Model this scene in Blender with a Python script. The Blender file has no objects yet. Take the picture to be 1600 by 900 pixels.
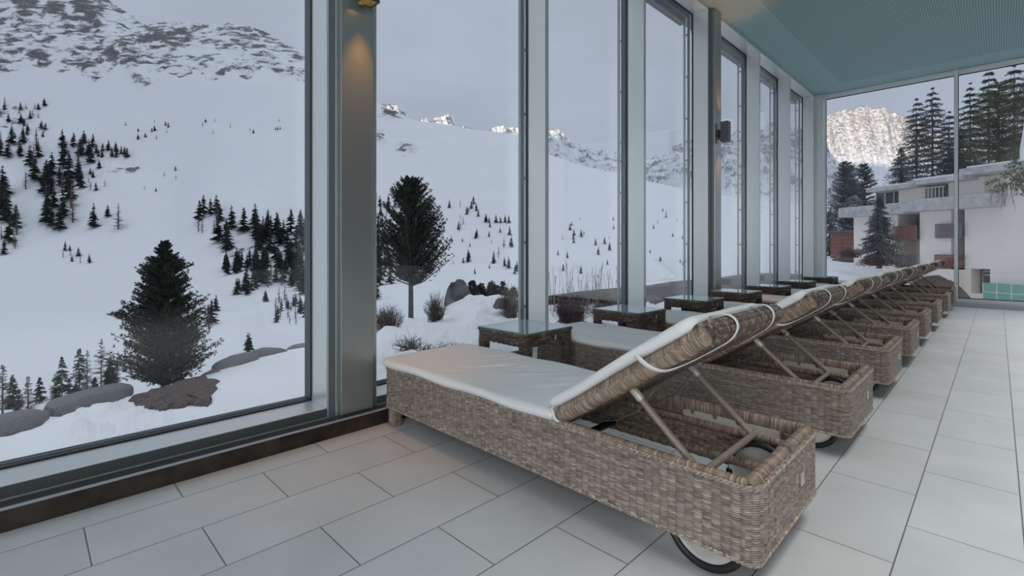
import bpy, math, random
import numpy as np
from mathutils import Vector, Matrix
from mathutils.bvhtree import BVHTree
C = bpy.context.scene.collection
PI = math.pi

# ------------------------------------------------------------------ camera
FPX, HX, HY, CAMZ = 760.5, 800.0, 386.0, 1.01
YAW = math.atan2(759.0, FPX)
cam = bpy.data.cameras.new('camera'); camo = bpy.data.objects.new('camera', cam); C.objects.link(camo)
cam.sensor_width = 36.0; cam.lens = 36.0 * FPX / 1600.0
cam.shift_y = (HY - 450.0) / 1600.0
cam.clip_end = 20000; cam.clip_start = 0.02
camo.location = (0, 0, CAMZ); camo.rotation_euler = (PI / 2, 0, YAW)
bpy.context.scene.camera = camo
# ------------------------------------------------------------------ view
sc = bpy.context.scene
sc.view_settings.view_transform = 'Standard'; sc.view_settings.look = 'None'
sc.view_settings.gamma = 1; sc.view_settings.use_curve_mapping = False
sc.view_settings.exposure = 0.12
# ------------------------------------------------------------------ sky
world = bpy.data.worlds.new('winter_sky'); sc.world = world; world.use_nodes = True
nt = world.node_tree; nt.nodes.clear()
wo = nt.nodes.new('ShaderNodeOutputWorld'); bg = nt.nodes.new('ShaderNodeBackground')
tc = nt.nodes.new('ShaderNodeTexCoord'); sx = nt.nodes.new('ShaderNodeSeparateXYZ')
ramp = nt.nodes.new('ShaderNodeValToRGB')
nt.links.new(tc.outputs['Generated'], sx.inputs[0]); nt.links.new(sx.outputs['Z'], ramp.inputs[0])
e = ramp.color_ramp.elements
e[0].position = 0.0; e[0].color = (0.42, 0.455, 0.54, 1)
e[1].position = 1.0; e[1].color = (0.70, 0.74, 0.84, 1)
k = e.new(0.22); k.color = (0.385, 0.425, 0.52, 1)
k = e.new(0.50); k.color = (0.42, 0.46, 0.555, 1)
k = e.new(0.72); k.color = (0.66, 0.70, 0.79, 1)
mp = nt.nodes.new('ShaderNodeMapping'); mp.inputs['Scale'].default_value = (1.6, 1.6, 5.0)
nz = nt.nodes.new('ShaderNodeTexNoise'); nz.inputs['Scale'].default_value = 1.6; nz.inputs['Detail'].default_value = 6
nt.links.new(tc.outputs['Generated'], mp.inputs[0]); nt.links.new(mp.outputs[0], nz.inputs['Vector'])
mr = nt.nodes.new('ShaderNodeMapRange'); mr.inputs['From Min'].default_value = 0.3; mr.inputs['From Max'].default_value = 0.7
mr.inputs['To Min'].default_value = 0.93; mr.inputs['To Max'].default_value = 1.07
nt.links.new(nz.outputs['Fac'], mr.inputs['Value'])
vm = nt.nodes.new('ShaderNodeVectorMath'); vm.operation = 'SCALE'
nt.links.new(ramp.outputs[0], vm.inputs[0]); nt.links.new(mr.outputs[0], vm.inputs['Scale'])
nt.links.new(vm.outputs[0], bg.inputs['Color']); bg.inputs['Strength'].default_value = 1.02
nt.links.new(bg.outputs[0], wo.inputs[0])
# ------------------------------------------------------------------ sun: low behind the viewer, reaches only the high peaks
sl = bpy.data.lights.new('sun', 'SUN'); sl.energy = 3.6; sl.color = (1.0, 0.80, 0.62); sl.angle = math.radians(0.6)
so = bpy.data.objects.new('sun', sl); C.objects.link(so)
SUND = Vector((-0.10, 0.995, -0.075)).normalized()
so.rotation_euler = SUND.to_track_quat('-Z', 'Y').to_euler()
# ------------------------------------------------------------------ fill lights added out of view: overhead, and behind the camera
def area(name, loc, size, sizey, power, col, rot=(0, 0, 0)):
    l = bpy.data.lights.new(name, 'AREA'); l.shape = 'RECTANGLE'; l.size = size; l.size_y = sizey; l.energy = power; l.color = col
    o = bpy.data.objects.new(name, l); C.objects.link(o); o.location = loc; o.rotation_euler = rot
    return o
area('ceiling_fill', (0.9, 4.5, 4.0), 1.2, 12.0, 88, (0.97, 0.99, 1.0)).data.spread = math.radians(70)  # added overhead fill for the floor, no fixture modelled
area('back_fill', (1.6, -2.85, 2.0), 1.5, 3.6, 100, (0.95, 0.98, 1.0), (PI / 2, 0, 0.45))  # added fill behind the camera, brightens frames and lounger sides

# ================================================================== helpers
def fvec(u):
    a = (u - HX) / FPX
    return (-math.sin(YAW) + math.cos(YAW) * a, math.cos(YAW) + math.sin(YAW) * a)
def at(u, v, D):
    """pixel direction at forward distance D -> world point"""
    f = fvec(u)
    return Vector((f[0] * D, f[1] * D, CAMZ - (v - HY) / FPX * D))
_r = np.random.RandomState(7)
_perm = _r.permutation(4096); _val = _r.rand(4096)
def vnoise(x, y, z=0.0):
    x = np.asarray(x, float); y = np.asarray(y, float); z = np.zeros_like(x) + z
    xi = np.floor(x).astype(np.int64); yi = np.floor(y).astype(np.int64); zi = np.floor(z).astype(np.int64)
    xf = x - xi; yf = y - yi; zf = z - zi
    xf = xf * xf * (3 - 2 * xf); yf = yf * yf * (3 - 2 * yf); zf = zf * zf * (3 - 2 * zf)
    def h(a, b, c):
        return _val[_perm[(_perm[(_perm[a & 4095] + b) & 4095] + c) & 4095]]
    r = 0
    for i in (0, 1):
        for j in (0, 1):
            for k_ in (0, 1):
                w = (xf if i else 1 - xf) * (yf if j else 1 - yf) * (zf if k_ else 1 - zf)
                r = r + w * h(xi + i, yi + j, zi + k_)
    return r
def fbm(x, y, z=0.0, o=5, g=0.5):
    s = 0; a = 1; t = 0
    for i in range(o):
        s = s + a * (vnoise(x * 2 ** i + 17.3 * i, y * 2 ** i + 5.1 * i, z + 3.7 * i) - 0.5); t += a; a *= g
    return s / t * 2
def ridged(x, y, o=5, g=0.55):
    s = 0; a = 1; t = 0
    for i in range(o):
        n = 1 - np.abs(2 * vnoise(x * 2 ** i + 9.3 * i, y * 2 ** i + 1.1 * i, 2.2 * i) - 1)
        s = s + a * n * n; t += a; a *= g
    return s / t

class MB:
    """collects pieces and links them as ONE mesh object"""
    def __init__(s): s.v = []; s.f = []; s.uv = []; s.n = 0; s.mi = []; s.att = []
    def add(s, V, Fs, UV=None, m=0, att=None):
        V = np.asarray(V, float).reshape(-1, 3)
        if UV is None: UV = np.zeros((len(V), 2))
        s.v.append(V); s.uv.append(np.asarray(UV, float).reshape(-1, 2))
        s.att.append(np.zeros(len(V)) if att is None else np.asarray(att, float).reshape(-1))
        Fs = np.asarray(Fs, int)
        s.f.append(Fs + s.n); s.mi.append(m); s.n += len(V)
        return s
    def box(s, x0, x1, y0, y1, z0, z1, m=0):
        V = [(x, y, z) for x in (x0, x1) for y in (y0, y1) for z in (z0, z1)]
        return s.add(V, [(0, 1, 3, 2), (4, 6, 7, 5), (0, 4, 5, 1), (2, 3, 7, 6), (0, 2, 6, 4), (1, 5, 7, 3)], m=m)
    def grid(s, P, UV=None, cu=False, cv=False, m=0, att=None, flip=False):
        n, k = P.shape[:2]
        I = np.arange(n * k).reshape(n, k)
        if cu: I = np.vstack([I, I[:1]])
        if cv: I = np.hstack([I, I[:, :1]])
        Q = np.stack([I[:-1, :-1], I[1:, :-1], I[1:, 1:], I[:-1, 1:]], -1).reshape(-1, 4)
        if flip: Q = Q[:, ::-1]
        return s.add(P, Q, UV, m, att)
    def tube(s, pts, r, seg=10, caps=True, m=0, wraps=None, wa=0.0015, close=False):
        """round bar along pts; wraps = pitch of a cane wrapping"""
        pts = np.asarray(pts, float)
        if wraps:
            d = np.r_[0, np.cumsum(np.linalg.norm(np.diff(pts, axis=0), axis=1))]
            n = max(2, int(d[-1] / wraps) * 4); t = np.linspace(0, d[-1], n + 1)
            pts = np.stack([np.interp(t, d, pts[:, i]) for i in range(3)], 1)
            rr = (np.interp(t, d, r) if np.ndim(r) else r) + wa * (np.array([-2.4, 0.5, 1, 0.5])[np.arange(n + 1) % 4])
            uy = np.arange(n + 1) / 4.0
        else:
            rr = np.zeros(len(pts)) + r; uy = np.r_[0, np.cumsum(np.linalg.norm(np.diff(pts, axis=0), axis=1))] * 100
        T = np.gradient(pts, axis=0)
        if close: T[0] = T[-1] = pts[1] - pts[-2]
        T /= np.linalg.norm(T, axis=1)[:, None] + 1e-12
        ref = np.array([0, 0, 1.0]) if abs(T[:, 2]).mean() < 0.8 else np.array([1.0, 0, 0])
        A = np.cross(T, ref); A /= np.linalg.norm(A, axis=1)[:, None] + 1e-9; B = np.cross(T, A)
        a = np.linspace(0, 2 * PI, seg, endpoint=False)
        P = pts[:, None] + rr[:, None, None] * (A[:, None] * np.cos(a)[None, :, None] + B[:, None] * np.sin(a)[None, :, None])
        UV = np.stack(np.broadcast_arrays((a * np.mean(rr))[None, :], uy[:, None]), -1)
        s.grid(P, UV, cv=True, m=m)
        if caps:
            for i in (0, -1):
                c = pts[i]; V = np.vstack([P[i], c]); k_ = seg
                s.add(V, [(j, (j + 1) % seg, k_) for j in range(seg)], m=m)
        return s
    def sweep(s, pts, lat, up, sec, m=0, wraps=None, wa=0.0015):
        """section (lateral, up) along pts, with wrapped-cane ribs"""
        pts = np.asarray(pts, float); d = np.r_[0, np.cumsum(np.linalg.norm(np.diff(pts, axis=0), axis=1))]
        n = max(2, int(d[-1] / wraps) * 4) if wraps else len(pts) * 3
        t = np.linspace(0, d[-1], n + 1)
        p = np.stack([np.interp(t, d, pts[:, i]) for i in range(3)], 1)
        L = np.stack([np.interp(t, d, np.asarray(lat, float)[:, i]) for i in range(3)], 1); L /= np.linalg.norm(L, axis=1)[:, None]
        U = np.broadcast_to(np.asarray(up, float), L.shape)
        sec = np.asarray(sec, float); nn = np.roll(sec, -1, 0) - np.roll(sec, 1, 0); nn = np.stack([nn[:, 1], -nn[:, 0]], 1)
        nn /= np.linalg.norm(nn, axis=1)[:, None]
        w = wa * (np.array([-2.4, 0.5, 1, 0.5])[np.arange(n + 1) % 4]) if wraps else np.zeros(n + 1)
        S = sec[None] + w[:, None, None] * nn[None]
        P = p[:, None] + L[:, None] * S[..., :1] + U[:, None] * S[..., 1:]
        q = np.r_[0, np.cumsum(np.linalg.norm(np.diff(sec, axis=0), axis=1))]
        UV = np.stack(np.broadcast_arrays(q[None], (np.arange(n + 1) / 4.0)[:, None]), -1)
        s.grid(P, UV, cv=True, m=m)
        for i in (0, -1):
            c = P[i].mean(0); k_ = len(sec); s.add(np.vstack([P[i], c]), [(j, (j + 1) % k_, k_) for j in range(k_)], m=m)
        return s
    def weave(s, path, nrm, up, h, row=0.0033, stake=0.028, amp=0.0040, du=0.0042, closed=False, m=0, flip=False, udir=None):
        """real over-under basket weave standing on path, strands run along it"""
        path = np.asarray(path, float); nrm = np.asarray(nrm, float)
        d = np.r_[0, np.cumsum(np.linalg.norm(np.diff(path, axis=0), axis=1))]
        n = int(d[-1] / du) + 1; t = np.linspace(0, d[-1], n)
        if closed:
            stake = d[-1] / (2 * round(d[-1] / stake / 2))
        P0 = np.stack([np.interp(t, d, path[:, i]) for i in range(3)], 1)
        N0 = np.stack([np.interp(t, d, nrm[:, i]) for i in range(3)], 1); N0 /= np.linalg.norm(N0, axis=1)[:, None]
        nr = max(1, int(round(h / row))); row = h / nr
        fr = np.array([0.03, 0.28, 0.72, 0.97]); pf = np.array([-1.7, 0.5, 0.5, -1.7]) * row
        rows = np.repeat(np.arange(nr), 4); fv = np.tile(fr, nr); prof = np.tile(pf, nr)
        c = np.cos(PI * (t[:, None] / stake + rows[None])); c = np.sign(c) * np.abs(c) ** .7
        H = prof[None] + amp * np.where(c < 0, 1.9 * c, c); W = (rows + fv)[None] * row + .42 * row * c * (2 * fv - 1)[None]
        P = P0[:, None] + N0[:, None] * H[..., None] + np.asarray(up, float)[None, None] * W[..., None]
        UV = np.stack(np.broadcast_arrays(t[:, None], (rows + fv)[None]), -1)
        return s.grid(P, UV, m=m, flip=flip)
    def build(s, name, mats, parent=None, smooth=True, attname=None):
        me = bpy.data.meshes.new(name)
        V = np.vstack(s.v); UV = np.vstack(s.uv)
        me.vertices.add(len(V)); me.vertices.foreach_set('co', V.ravel())
        sizes = np.concatenate([np.full(len(f), f.shape[1]) for f in s.f])
        L = np.concatenate([f.ravel() for f in s.f])
        me.loops.add(len(L)); me.loops.foreach_set('vertex_index', L)
        st = np.r_[0, np.cumsum(sizes)[:-1]]
        me.polygons.add(len(sizes)); me.polygons.foreach_set('loop_start', st)
        me.polygons.foreach_set('material_index', np.concatenate([np.full(len(f), m_) for f, m_ in zip(s.f, s.mi)]))
        me.polygons.foreach_set('use_smooth', np.full(len(sizes), bool(smooth)))
        me.update(calc_edges=True)
        ul = me.uv_layers.new(name='UVMap'); ul.data.foreach_set('uv', UV[L].ravel())
        if attname:
            a = me.attributes.new(attname, 'FLOAT', 'POINT'); a.data.foreach_set('value', np.concatenate(s.att))
        me.validate()
        for m_ in (mats if isinstance(mats, (list, tuple)) else [mats]): me.materials.append(m_)
        o = bpy.data.objects.new(name, me); C.objects.link(o)
        if parent: o.parent = parent
        return o
def bevel(o, w=0.003, seg=2):
    b = o.modifiers.new('bevel', 'BEVEL'); b.width = w; b.segments = seg; b.limit_method = 'ANGLE'
    for p in o.data.polygons: p.use_smooth = False
    return o
def tag(o, label, cat, group=None, kind=None):
    o['label'] = label; o['category'] = cat
    if group: o['group'] = group
    if kind: o['kind'] = kind
    return o
def struct(o, label=None):
    o['kind'] = 'structure'
    if label: o['label'] = label; o['category'] = label.split()[-1] if False else 'room part'
    return o
def empty(name, loc, rz=0):
    o = bpy.data.objects.new(name, None); C.objects.link(o); o.location = loc; o.rotation_euler = (0, 0, rz); o.empty_display_size = 0.1
    return o
def copy_tree(o, parent=None):
    c = o.copy(); C.objects.link(c); c.parent = parent
    for ch in [x for x in bpy.data.objects if x.parent == o]: copy_tree(ch, c)
    return c

# ================================================================== materials
def mat(name, col, rough=0.5, metal=0.0, spec=0.5, noise=None, bump=None, coat=0):
    m = bpy.data.materials.new(name); m.use_nodes = True; n = m.node_tree; b = n.nodes['Principled BSDF']
    b.inputs['Base Color'].default_value = (*col, 1); b.inputs['Roughness'].default_value = rough
    b.inputs['Metallic'].default_value = metal; b.inputs['Specular IOR Level'].default_value = spec
    t = n.nodes.new('ShaderNodeTexCoord')
    if noise:
        sc_, amt, col2 = noise[0], noise[1], noise[2] if len(noise) > 2 else None
        z = n.nodes.new('ShaderNodeTexNoise'); z.inputs['Scale'].default_value = sc_; z.inputs['Detail'].default_value = 6
        n.links.new(t.outputs['Object'], z.inputs['Vector'])
        r = n.nodes.new('ShaderNodeValToRGB'); e_ = r.color_ramp.elements
        e_[0].position = 0.5 - amt; e_[1].position = 0.5 + amt
        e_[0].color = (*[c * 0.8 for c in col], 1) if col2 is None else (*col2, 1); e_[1].color = (*col, 1)
        n.links.new(z.outputs['Fac'], r.inputs[0]); n.links.new(r.outputs[0], b.inputs['Base Color'])
    if bump:
        z = n.nodes.new('ShaderNodeTexNoise'); z.inputs['Scale'].default_value = bump[0]; z.inputs['Detail'].default_value = 5
        n.links.new(t.outputs['Object'], z.inputs['Vector'])
        q = n.nodes.new('ShaderNodeBump'); q.inputs['Strength'].default_value = bump[1]; q.inputs['Distance'].default_value = bump[2]
        n.links.new(z.outputs['Fac'], q.inputs['Height']); n.links.new(q.outputs[0], b.inputs['Normal'])
    return m
def rattan(name, c0, c1, c2, rough=0.55):
    """strand colour keyed to UV: v counts strands, u runs along them"""
    m = mat(name, c1, rough, spec=0.4); n = m.node_tree; b = n.nodes['Principled BSDF']
    uv = n.nodes.new('ShaderNodeUVMap'); s_ = n.nodes.new('ShaderNodeSeparateXYZ'); n.links.new(uv.outputs[0], s_.inputs[0])
    fl = n.nodes.new('ShaderNodeMath'); fl.operation = 'FLOOR'; n.links.new(s_.outputs['Y'], fl.inputs[0])
    mu = n.nodes.new('ShaderNodeMath'); mu.operation = 'MULTIPLY'; mu.inputs[1].default_value = 7.31; n.links.new(fl.outputs[0], mu.inputs[0])
    mx = n.nodes.new('ShaderNodeMath'); mx.operation = 'MULTIPLY'; mx.inputs[1].default_value = 10.0; n.links.new(s_.outputs['X'], mx.inputs[0])
    cb = n.nodes.new('ShaderNodeCombineXYZ'); n.links.new(mx.outputs[0], cb.inputs[0]); n.links.new(mu.outputs[0], cb.inputs[1])
    z = n.nodes.new('ShaderNodeTexNoise'); z.inputs['Scale'].default_value = 1.0; z.inputs['Detail'].default_value = 3
    n.links.new(cb.outputs[0], z.inputs['Vector'])
    r = n.nodes.new('ShaderNodeValToRGB'); e_ = r.color_ramp.elements
    e_[0].position = 0.25; e_[0].color = (*c0, 1); e_[1].position = 0.75; e_[1].color = (*c2, 1); k_ = e_.new(0.5); k_.color = (*c1, 1)
    n.links.new(z.outputs['Fac'], r.inputs[0]); n.links.new(r.outputs[0], b.inputs['Base Color'])
    return m
M = {}
M['frame'] = mat('light_aluminium', (0.68, 0.71, 0.70), 0.36, 0.55, 0.5)
M['gasket'] = mat('black_rubber', (0.012, 0.014, 0.018), 0.45)
M['dframe'] = mat('dark_outer_aluminium', (0.13, 0.145, 0.16), 0.4)
M['dsill'] = mat('dark_sill_profile', (0.075, 0.088, 0.088), 0.4)
M['blind'] = mat('guide_rail_grey', (0.33, 0.34, 0.36), 0.35, 0.4)
M['curb'] = mat('dark_oiled_steel_curb', (0.075, 0.055, 0.042), 0.35, 0.3, noise=(9, 0.2, (0.018, 0.013, 0.01)))
M['grille'] = mat('grille_aluminium', (0.16, 0.165, 0.17), 0.35, 0.6)
M['trench'] = mat('trench_black', (0.006, 0.006, 0.007), 0.7)
M['strip'] = mat('edge_strip_aluminium', (0.5, 0.52, 0.55), 0.3, 0.5)
M['rattan'] = rattan('woven_rattan', (0.13, 0.10, 0.08), (0.33, 0.27, 0.22), (0.60, 0.52, 0.45), 0.42)
M['rattan_wrap'] = rattan('wrapped_rattan', (0.085, 0.055, 0.038), (0.25, 0.18, 0.13), (0.52, 0.43, 0.345), 0.42)
M['rattan_dark'] = rattan('dark_woven_rattan', (0.03, 0.024, 0.02), (0.11, 0.08, 0.062), (0.40, 0.31, 0.25), 0.42)
M['pole'] = mat('grey_brown_pole', (0.36, 0.30, 0.24), 0.4, 0.2, noise=(30, 0.2))
M['cushion'] = mat('cream_canvas', (0.76, 0.755, 0.735), 0.85, spec=0.15, bump=(700, 0.1, 0.0004))
M['strap'] = mat('white_elastic', (0.74, 0.73, 0.70), 0.7, spec=0.2)
M['plate'] = mat('beige_ratchet_metal', (0.55, 0.52, 0.44), 0.4, 0.2)
M['bolt'] = mat('zinc_bolt', (0.45, 0.45, 0.44), 0.3, 0.9)
M['tyre'] = mat('black_tyre', (0.012, 0.012, 0.013), 0.5)
M['disc'] = mat('brushed_wheel_disc', (0.74, 0.70, 0.64), 0.3, 0.5, noise=(20, 0.3))
M['blackbar'] = mat('black_bar', (0.018, 0.016, 0.015), 0.5)
M['tag'] = mat('pale_metal_tag', (0.55, 0.55, 0.53), 0.35, 0.4)
M['lampbody'] = mat('dark_lamp_housing', (0.10, 0.10, 0.105), 0.35, 0.6)
M['lampblack'] = mat('black_lamp_bracket', (0.01, 0.01, 0.01), 0.4)
M['reflector'] = mat('amber_reflector', (0.75, 0.50, 0.18), 0.3, 0.7)
M['wallplaster'] = mat('dark_stone_wall', (0.09, 0.088, 0.085), 0.8)
M['rock'] = mat('dark_rock', (0.20, 0.20, 0.205), 0.85, noise=(5, 0.14, (0.045, 0.045, 0.05)), bump=(14, 1.0, 0.06))
M['granite'] = mat('pale_granite', (0.30, 0.30, 0.305), 0.85, noise=(70, 0.2, (0.17, 0.17, 0.18)), bump=(26, 1.0, 0.05))
M['needle'] = mat('pine_needles', (0.035, 0.055, 0.038), 0.6, spec=0.25, noise=(3, 0.25, (0.014, 0.024, 0.02)))
M['needle_green'] = mat('olive_pine_needles', (0.20, 0.185, 0.075), 0.6, spec=0.25, noise=(0.6, 0.25, (0.06, 0.075, 0.035)))
M['needle_grey'] = mat('frosted_needles', (0.26, 0.28, 0.285), 0.7, spec=0.25, noise=(1.6, 0.25, (0.06, 0.08, 0.075)))
M['needle_mid'] = mat('dark_frosted_needles', (0.12, 0.135, 0.135), 0.7, spec=0.25, noise=(1.6, 0.25, (0.03, 0.042, 0.038)))
M['bark'] = mat('grey_bark', (0.13, 0.115, 0.10), 0.85, noise=(12, 0.2, (0.06, 0.05, 0.045)))
M['bark_far'] = mat('larch_twigs', (0.13, 0.105, 0.10), 0.9)
M['twig'] = mat('dry_twigs', (0.16, 0.12, 0.10), 0.9, noise=(5, 0.3, (0.07, 0.05, 0.045)))
M['redtwig'] = mat('reddish_heather', (0.14, 0.075, 0.08), 0.9, noise=(7, 0.3, (0.06, 0.03, 0.035)))
M['grass'] = mat('dry_grass', (0.32, 0.29, 0.25), 0.9)
M['litter'] = mat('needle_litter', (0.21, 0.16, 0.14), 0.95, noise=(28, 0.16, (0.055, 0.04, 0.035)), bump=(40, 1.0, 0.04))
M['path'] = mat('grey_gravel', (0.19, 0.185, 0.18), 0.9, noise=(3, 0.2, (0.12, 0.115, 0.11)), bump=(30, 0.5, 0.02))
M['white_wall'] = mat('white_render', (0.97, 0.90, 0.82), 0.85, noise=(0.6, 0.3, (0.90, 0.82, 0.74)))
M['conc'] = mat('weathered_concrete', (0.60, 0.59, 0.575), 0.85, noise=(2.2, 0.2, (0.40, 0.39, 0.38)))
M['red_wood'] = mat('red_brown_boards', (0.27, 0.11, 0.08), 0.8, noise=(3, 0.3, (0.17, 0.075, 0.06)))
M['grey_wood'] = mat('grey_boards', (0.24, 0.19, 0.19), 0.8, noise=(4, 0.3, (0.15, 0.12, 0.12)))
M['dglass'] = mat('dark_pane', (0.06, 0.07, 0.07), 0.15)
M['green'] = mat('green_panel', (0.18, 0.42, 0.33), 0.25)
M['white_metal'] = mat('white_painted_metal', (0.75, 0.76, 0.77), 0.4)
M['dark_grey'] = mat('dark_grey_matt', (0.12, 0.12, 0.13), 0.8)  # even dark grey for the doorway back and shed roof

def snow_mat(name, rock=True, scale=0.02, rock_col=((0.10, 0.10, 0.11), (0.20, 0.195, 0.20)), stretch=(1, 1, 2.2), smooth=0.03, near_lit=False):
    m = mat(name, (0.80, 0.83, 0.87), 0.75, spec=0.2); n = m.node_tree; b = n.nodes['Principled BSDF']
    t = n.nodes.new('ShaderNodeTexCoord')
    z1 = n.nodes.new('ShaderNodeTexNoise'); z1.inputs['Scale'].default_value = scale * 8; z1.inputs['Detail'].default_value = 5
    n.links.new(t.outputs['Object'], z1.inputs['Vector'])
    bp = n.nodes.new('ShaderNodeBump'); bp.inputs['Strength'].default_value = 0.35; bp.inputs['Distance'].default_value = 0.12 / (scale * 8)
    n.links.new(z1.outputs['Fac'], bp.inputs['Height']); n.links.new(bp.outputs[0], b.inputs['Normal'])
    if rock:
        mp_ = n.nodes.new('ShaderNodeMapping'); mp_.inputs['Scale'].default_value = stretch; mp_.inputs['Rotation'].default_value = (0.25, 0.5, 0.3)
        n.links.new(t.outputs['Object'], mp_.inputs[0])
        z = n.nodes.new('ShaderNodeTexNoise'); z.inputs['Scale'].default_value = scale; z.inputs['Detail'].default_value = 9
        z.inputs['Roughness'].default_value = 0.66; z.inputs['Distortion'].default_value = 0.4
        n.links.new(mp_.outputs[0], z.inputs['Vector'])
        at_ = n.nodes.new('ShaderNodeAttribute'); at_.attribute_name = 'rock'
        ad = n.nodes.new('ShaderNodeMath'); ad.operation = 'ADD'; n.links.new(z.outputs['Fac'], ad.inputs[0]); n.links.new(at_.outputs['Fac'], ad.inputs[1])
        mr_ = n.nodes.new('ShaderNodeMapRange'); mr_.inputs['From Min'].default_value = 1.0 - smooth; mr_.inputs['From Max'].default_value = 1.0 + smooth
        n.links.new(ad.outputs[0], mr_.inputs['Value'])
        z2 = n.nodes.new('ShaderNodeTexNoise'); z2.inputs['Scale'].default_value = scale * 5; z2.inputs['Detail'].default_value = 6
        n.links.new(mp_.outputs[0], z2.inputs['Vector'])
        rk = n.nodes.new('ShaderNodeValToRGB'); e_ = rk.color_ramp.elements; e_[0].position = 0.35; e_[1].position = 0.65
        e_[0].color = (*rock_col[0], 1); e_[1].color = (*rock_col[1], 1); n.links.new(z2.outputs['Fac'], rk.inputs[0])
        mi = n.nodes.new('ShaderNodeMix'); mi.data_type = 'RGBA'; mi.inputs['A'].default_value = (0.80, 0.83, 0.87, 1)
        if near_lit:  # near snow painted lighter to imitate stronger light there
            fa = n.nodes.new('ShaderNodeAttribute'); fa.attribute_name = 'near_lit'; fm = n.nodes.new('ShaderNodeMix'); fm.data_type = 'RGBA'
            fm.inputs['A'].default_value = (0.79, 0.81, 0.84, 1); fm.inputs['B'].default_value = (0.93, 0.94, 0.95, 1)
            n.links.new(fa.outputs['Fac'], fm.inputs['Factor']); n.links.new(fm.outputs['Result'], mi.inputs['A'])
        n.links.new(mr_.outputs[0], mi.inputs['Factor']); n.links.new(rk.outputs[0], mi.inputs['B'])
        n.links.new(mi.outputs['Result'], b.inputs['Base Color'])
    return m
M['snow_slope'] = snow_mat('snow_and_rock_slope', True, 0.05, smooth=.045, near_lit=True)
M['snow_peak'] = snow_mat('snow_and_rock_peak', True, 0.05, ((0.26, 0.23, 0.21), (0.46, 0.41, 0.38)), stretch=(1, 1, 1.1), smooth=.06)
M['snow_haze_peak'] = snow_mat('snow_and_hazed_rock_peak', True, 0.02, ((0.20, 0.205, 0.215), (0.36, 0.365, 0.38)), smooth=.05)  # rock colour paled to paint in distance haze
M['snow'] = snow_mat('garden_snow', False, 0.35)

def glass_mat(name, ior=1.45, tint=(0.97, 0.985, 0.985), pale_mix=0.0):
    m = bpy.data.materials.new(name); m.use_nodes = True; n = m.node_tree; n.nodes.clear()
    o = n.nodes.new('ShaderNodeOutputMaterial'); mx = n.nodes.new('ShaderNodeMixShader'); lw = n.nodes.new('ShaderNodeLayerWeight'); lw.inputs['Blend'].default_value = 0.5
    pw = n.nodes.new('ShaderNodeMath'); pw.operation = 'POWER'; pw.inputs[1].default_value = 5.0; n.links.new(lw.outputs['Facing'], pw.inputs[0])
    f = n.nodes.new('ShaderNodeMath'); f.operation = 'MULTIPLY_ADD'; r0 = ((ior - 1) / (ior + 1)) ** 2; f.inputs[1].default_value = 1 - r0; f.inputs[2].default_value = r0
    n.links.new(pw.outputs[0], f.inputs[0])
    tr = n.nodes.new('ShaderNodeBsdfTransparent'); tr.inputs[0].default_value = (*tint, 1)
    gl = n.nodes.new('ShaderNodeBsdfGlossy'); gl.inputs['Roughness'].default_value = 0.0; gl.inputs['Color'].default_value = (0.95, 0.97, 1, 1)
    base = tr.outputs[0]
    if pale_mix:  # even share of pale diffuse white in the glass
        df = n.nodes.new('ShaderNodeBsdfDiffuse'); df.inputs[0].default_value = (0.82, 0.86, 0.86, 1); m2 = n.nodes.new('ShaderNodeMixShader'); m2.inputs[0].default_value = pale_mix
        n.links.new(tr.outputs[0], m2.inputs[1]); n.links.new(df.outputs[0], m2.inputs[2]); base = m2.outputs[0]
    n.links.new(f.outputs[0], mx.inputs[0]); n.links.new(base, mx.inputs[1]); n.links.new(gl.outputs[0], mx.inputs[2]); n.links.new(mx.outputs[0], o.inputs[0])
    return m
M['glass'] = glass_mat('window_glass')
M['table_glass'] = glass_mat('table_glass', 1.6, (0.90, 0.95, 0.94), 0.35)
M['glass_edge'] = mat('green_glass_edge', (0.10, 0.26, 0.22), 0.1)
def emis(name, col, s):
    m = bpy.data.materials.new(name); m.use_nodes = True; n = m.node_tree; n.nodes.clear()
    o = n.nodes.new('ShaderNodeOutputMaterial'); e_ = n.nodes.new('ShaderNodeEmission'); e_.inputs[0].default_value = (*col, 1); e_.inputs[1].default_value = s
    n.links.new(e_.outputs[0], o.inputs[0]); return m
M['bulb'] = emis('warm_bulb', (1.0, 0.62, 0.18), 6)

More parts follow.
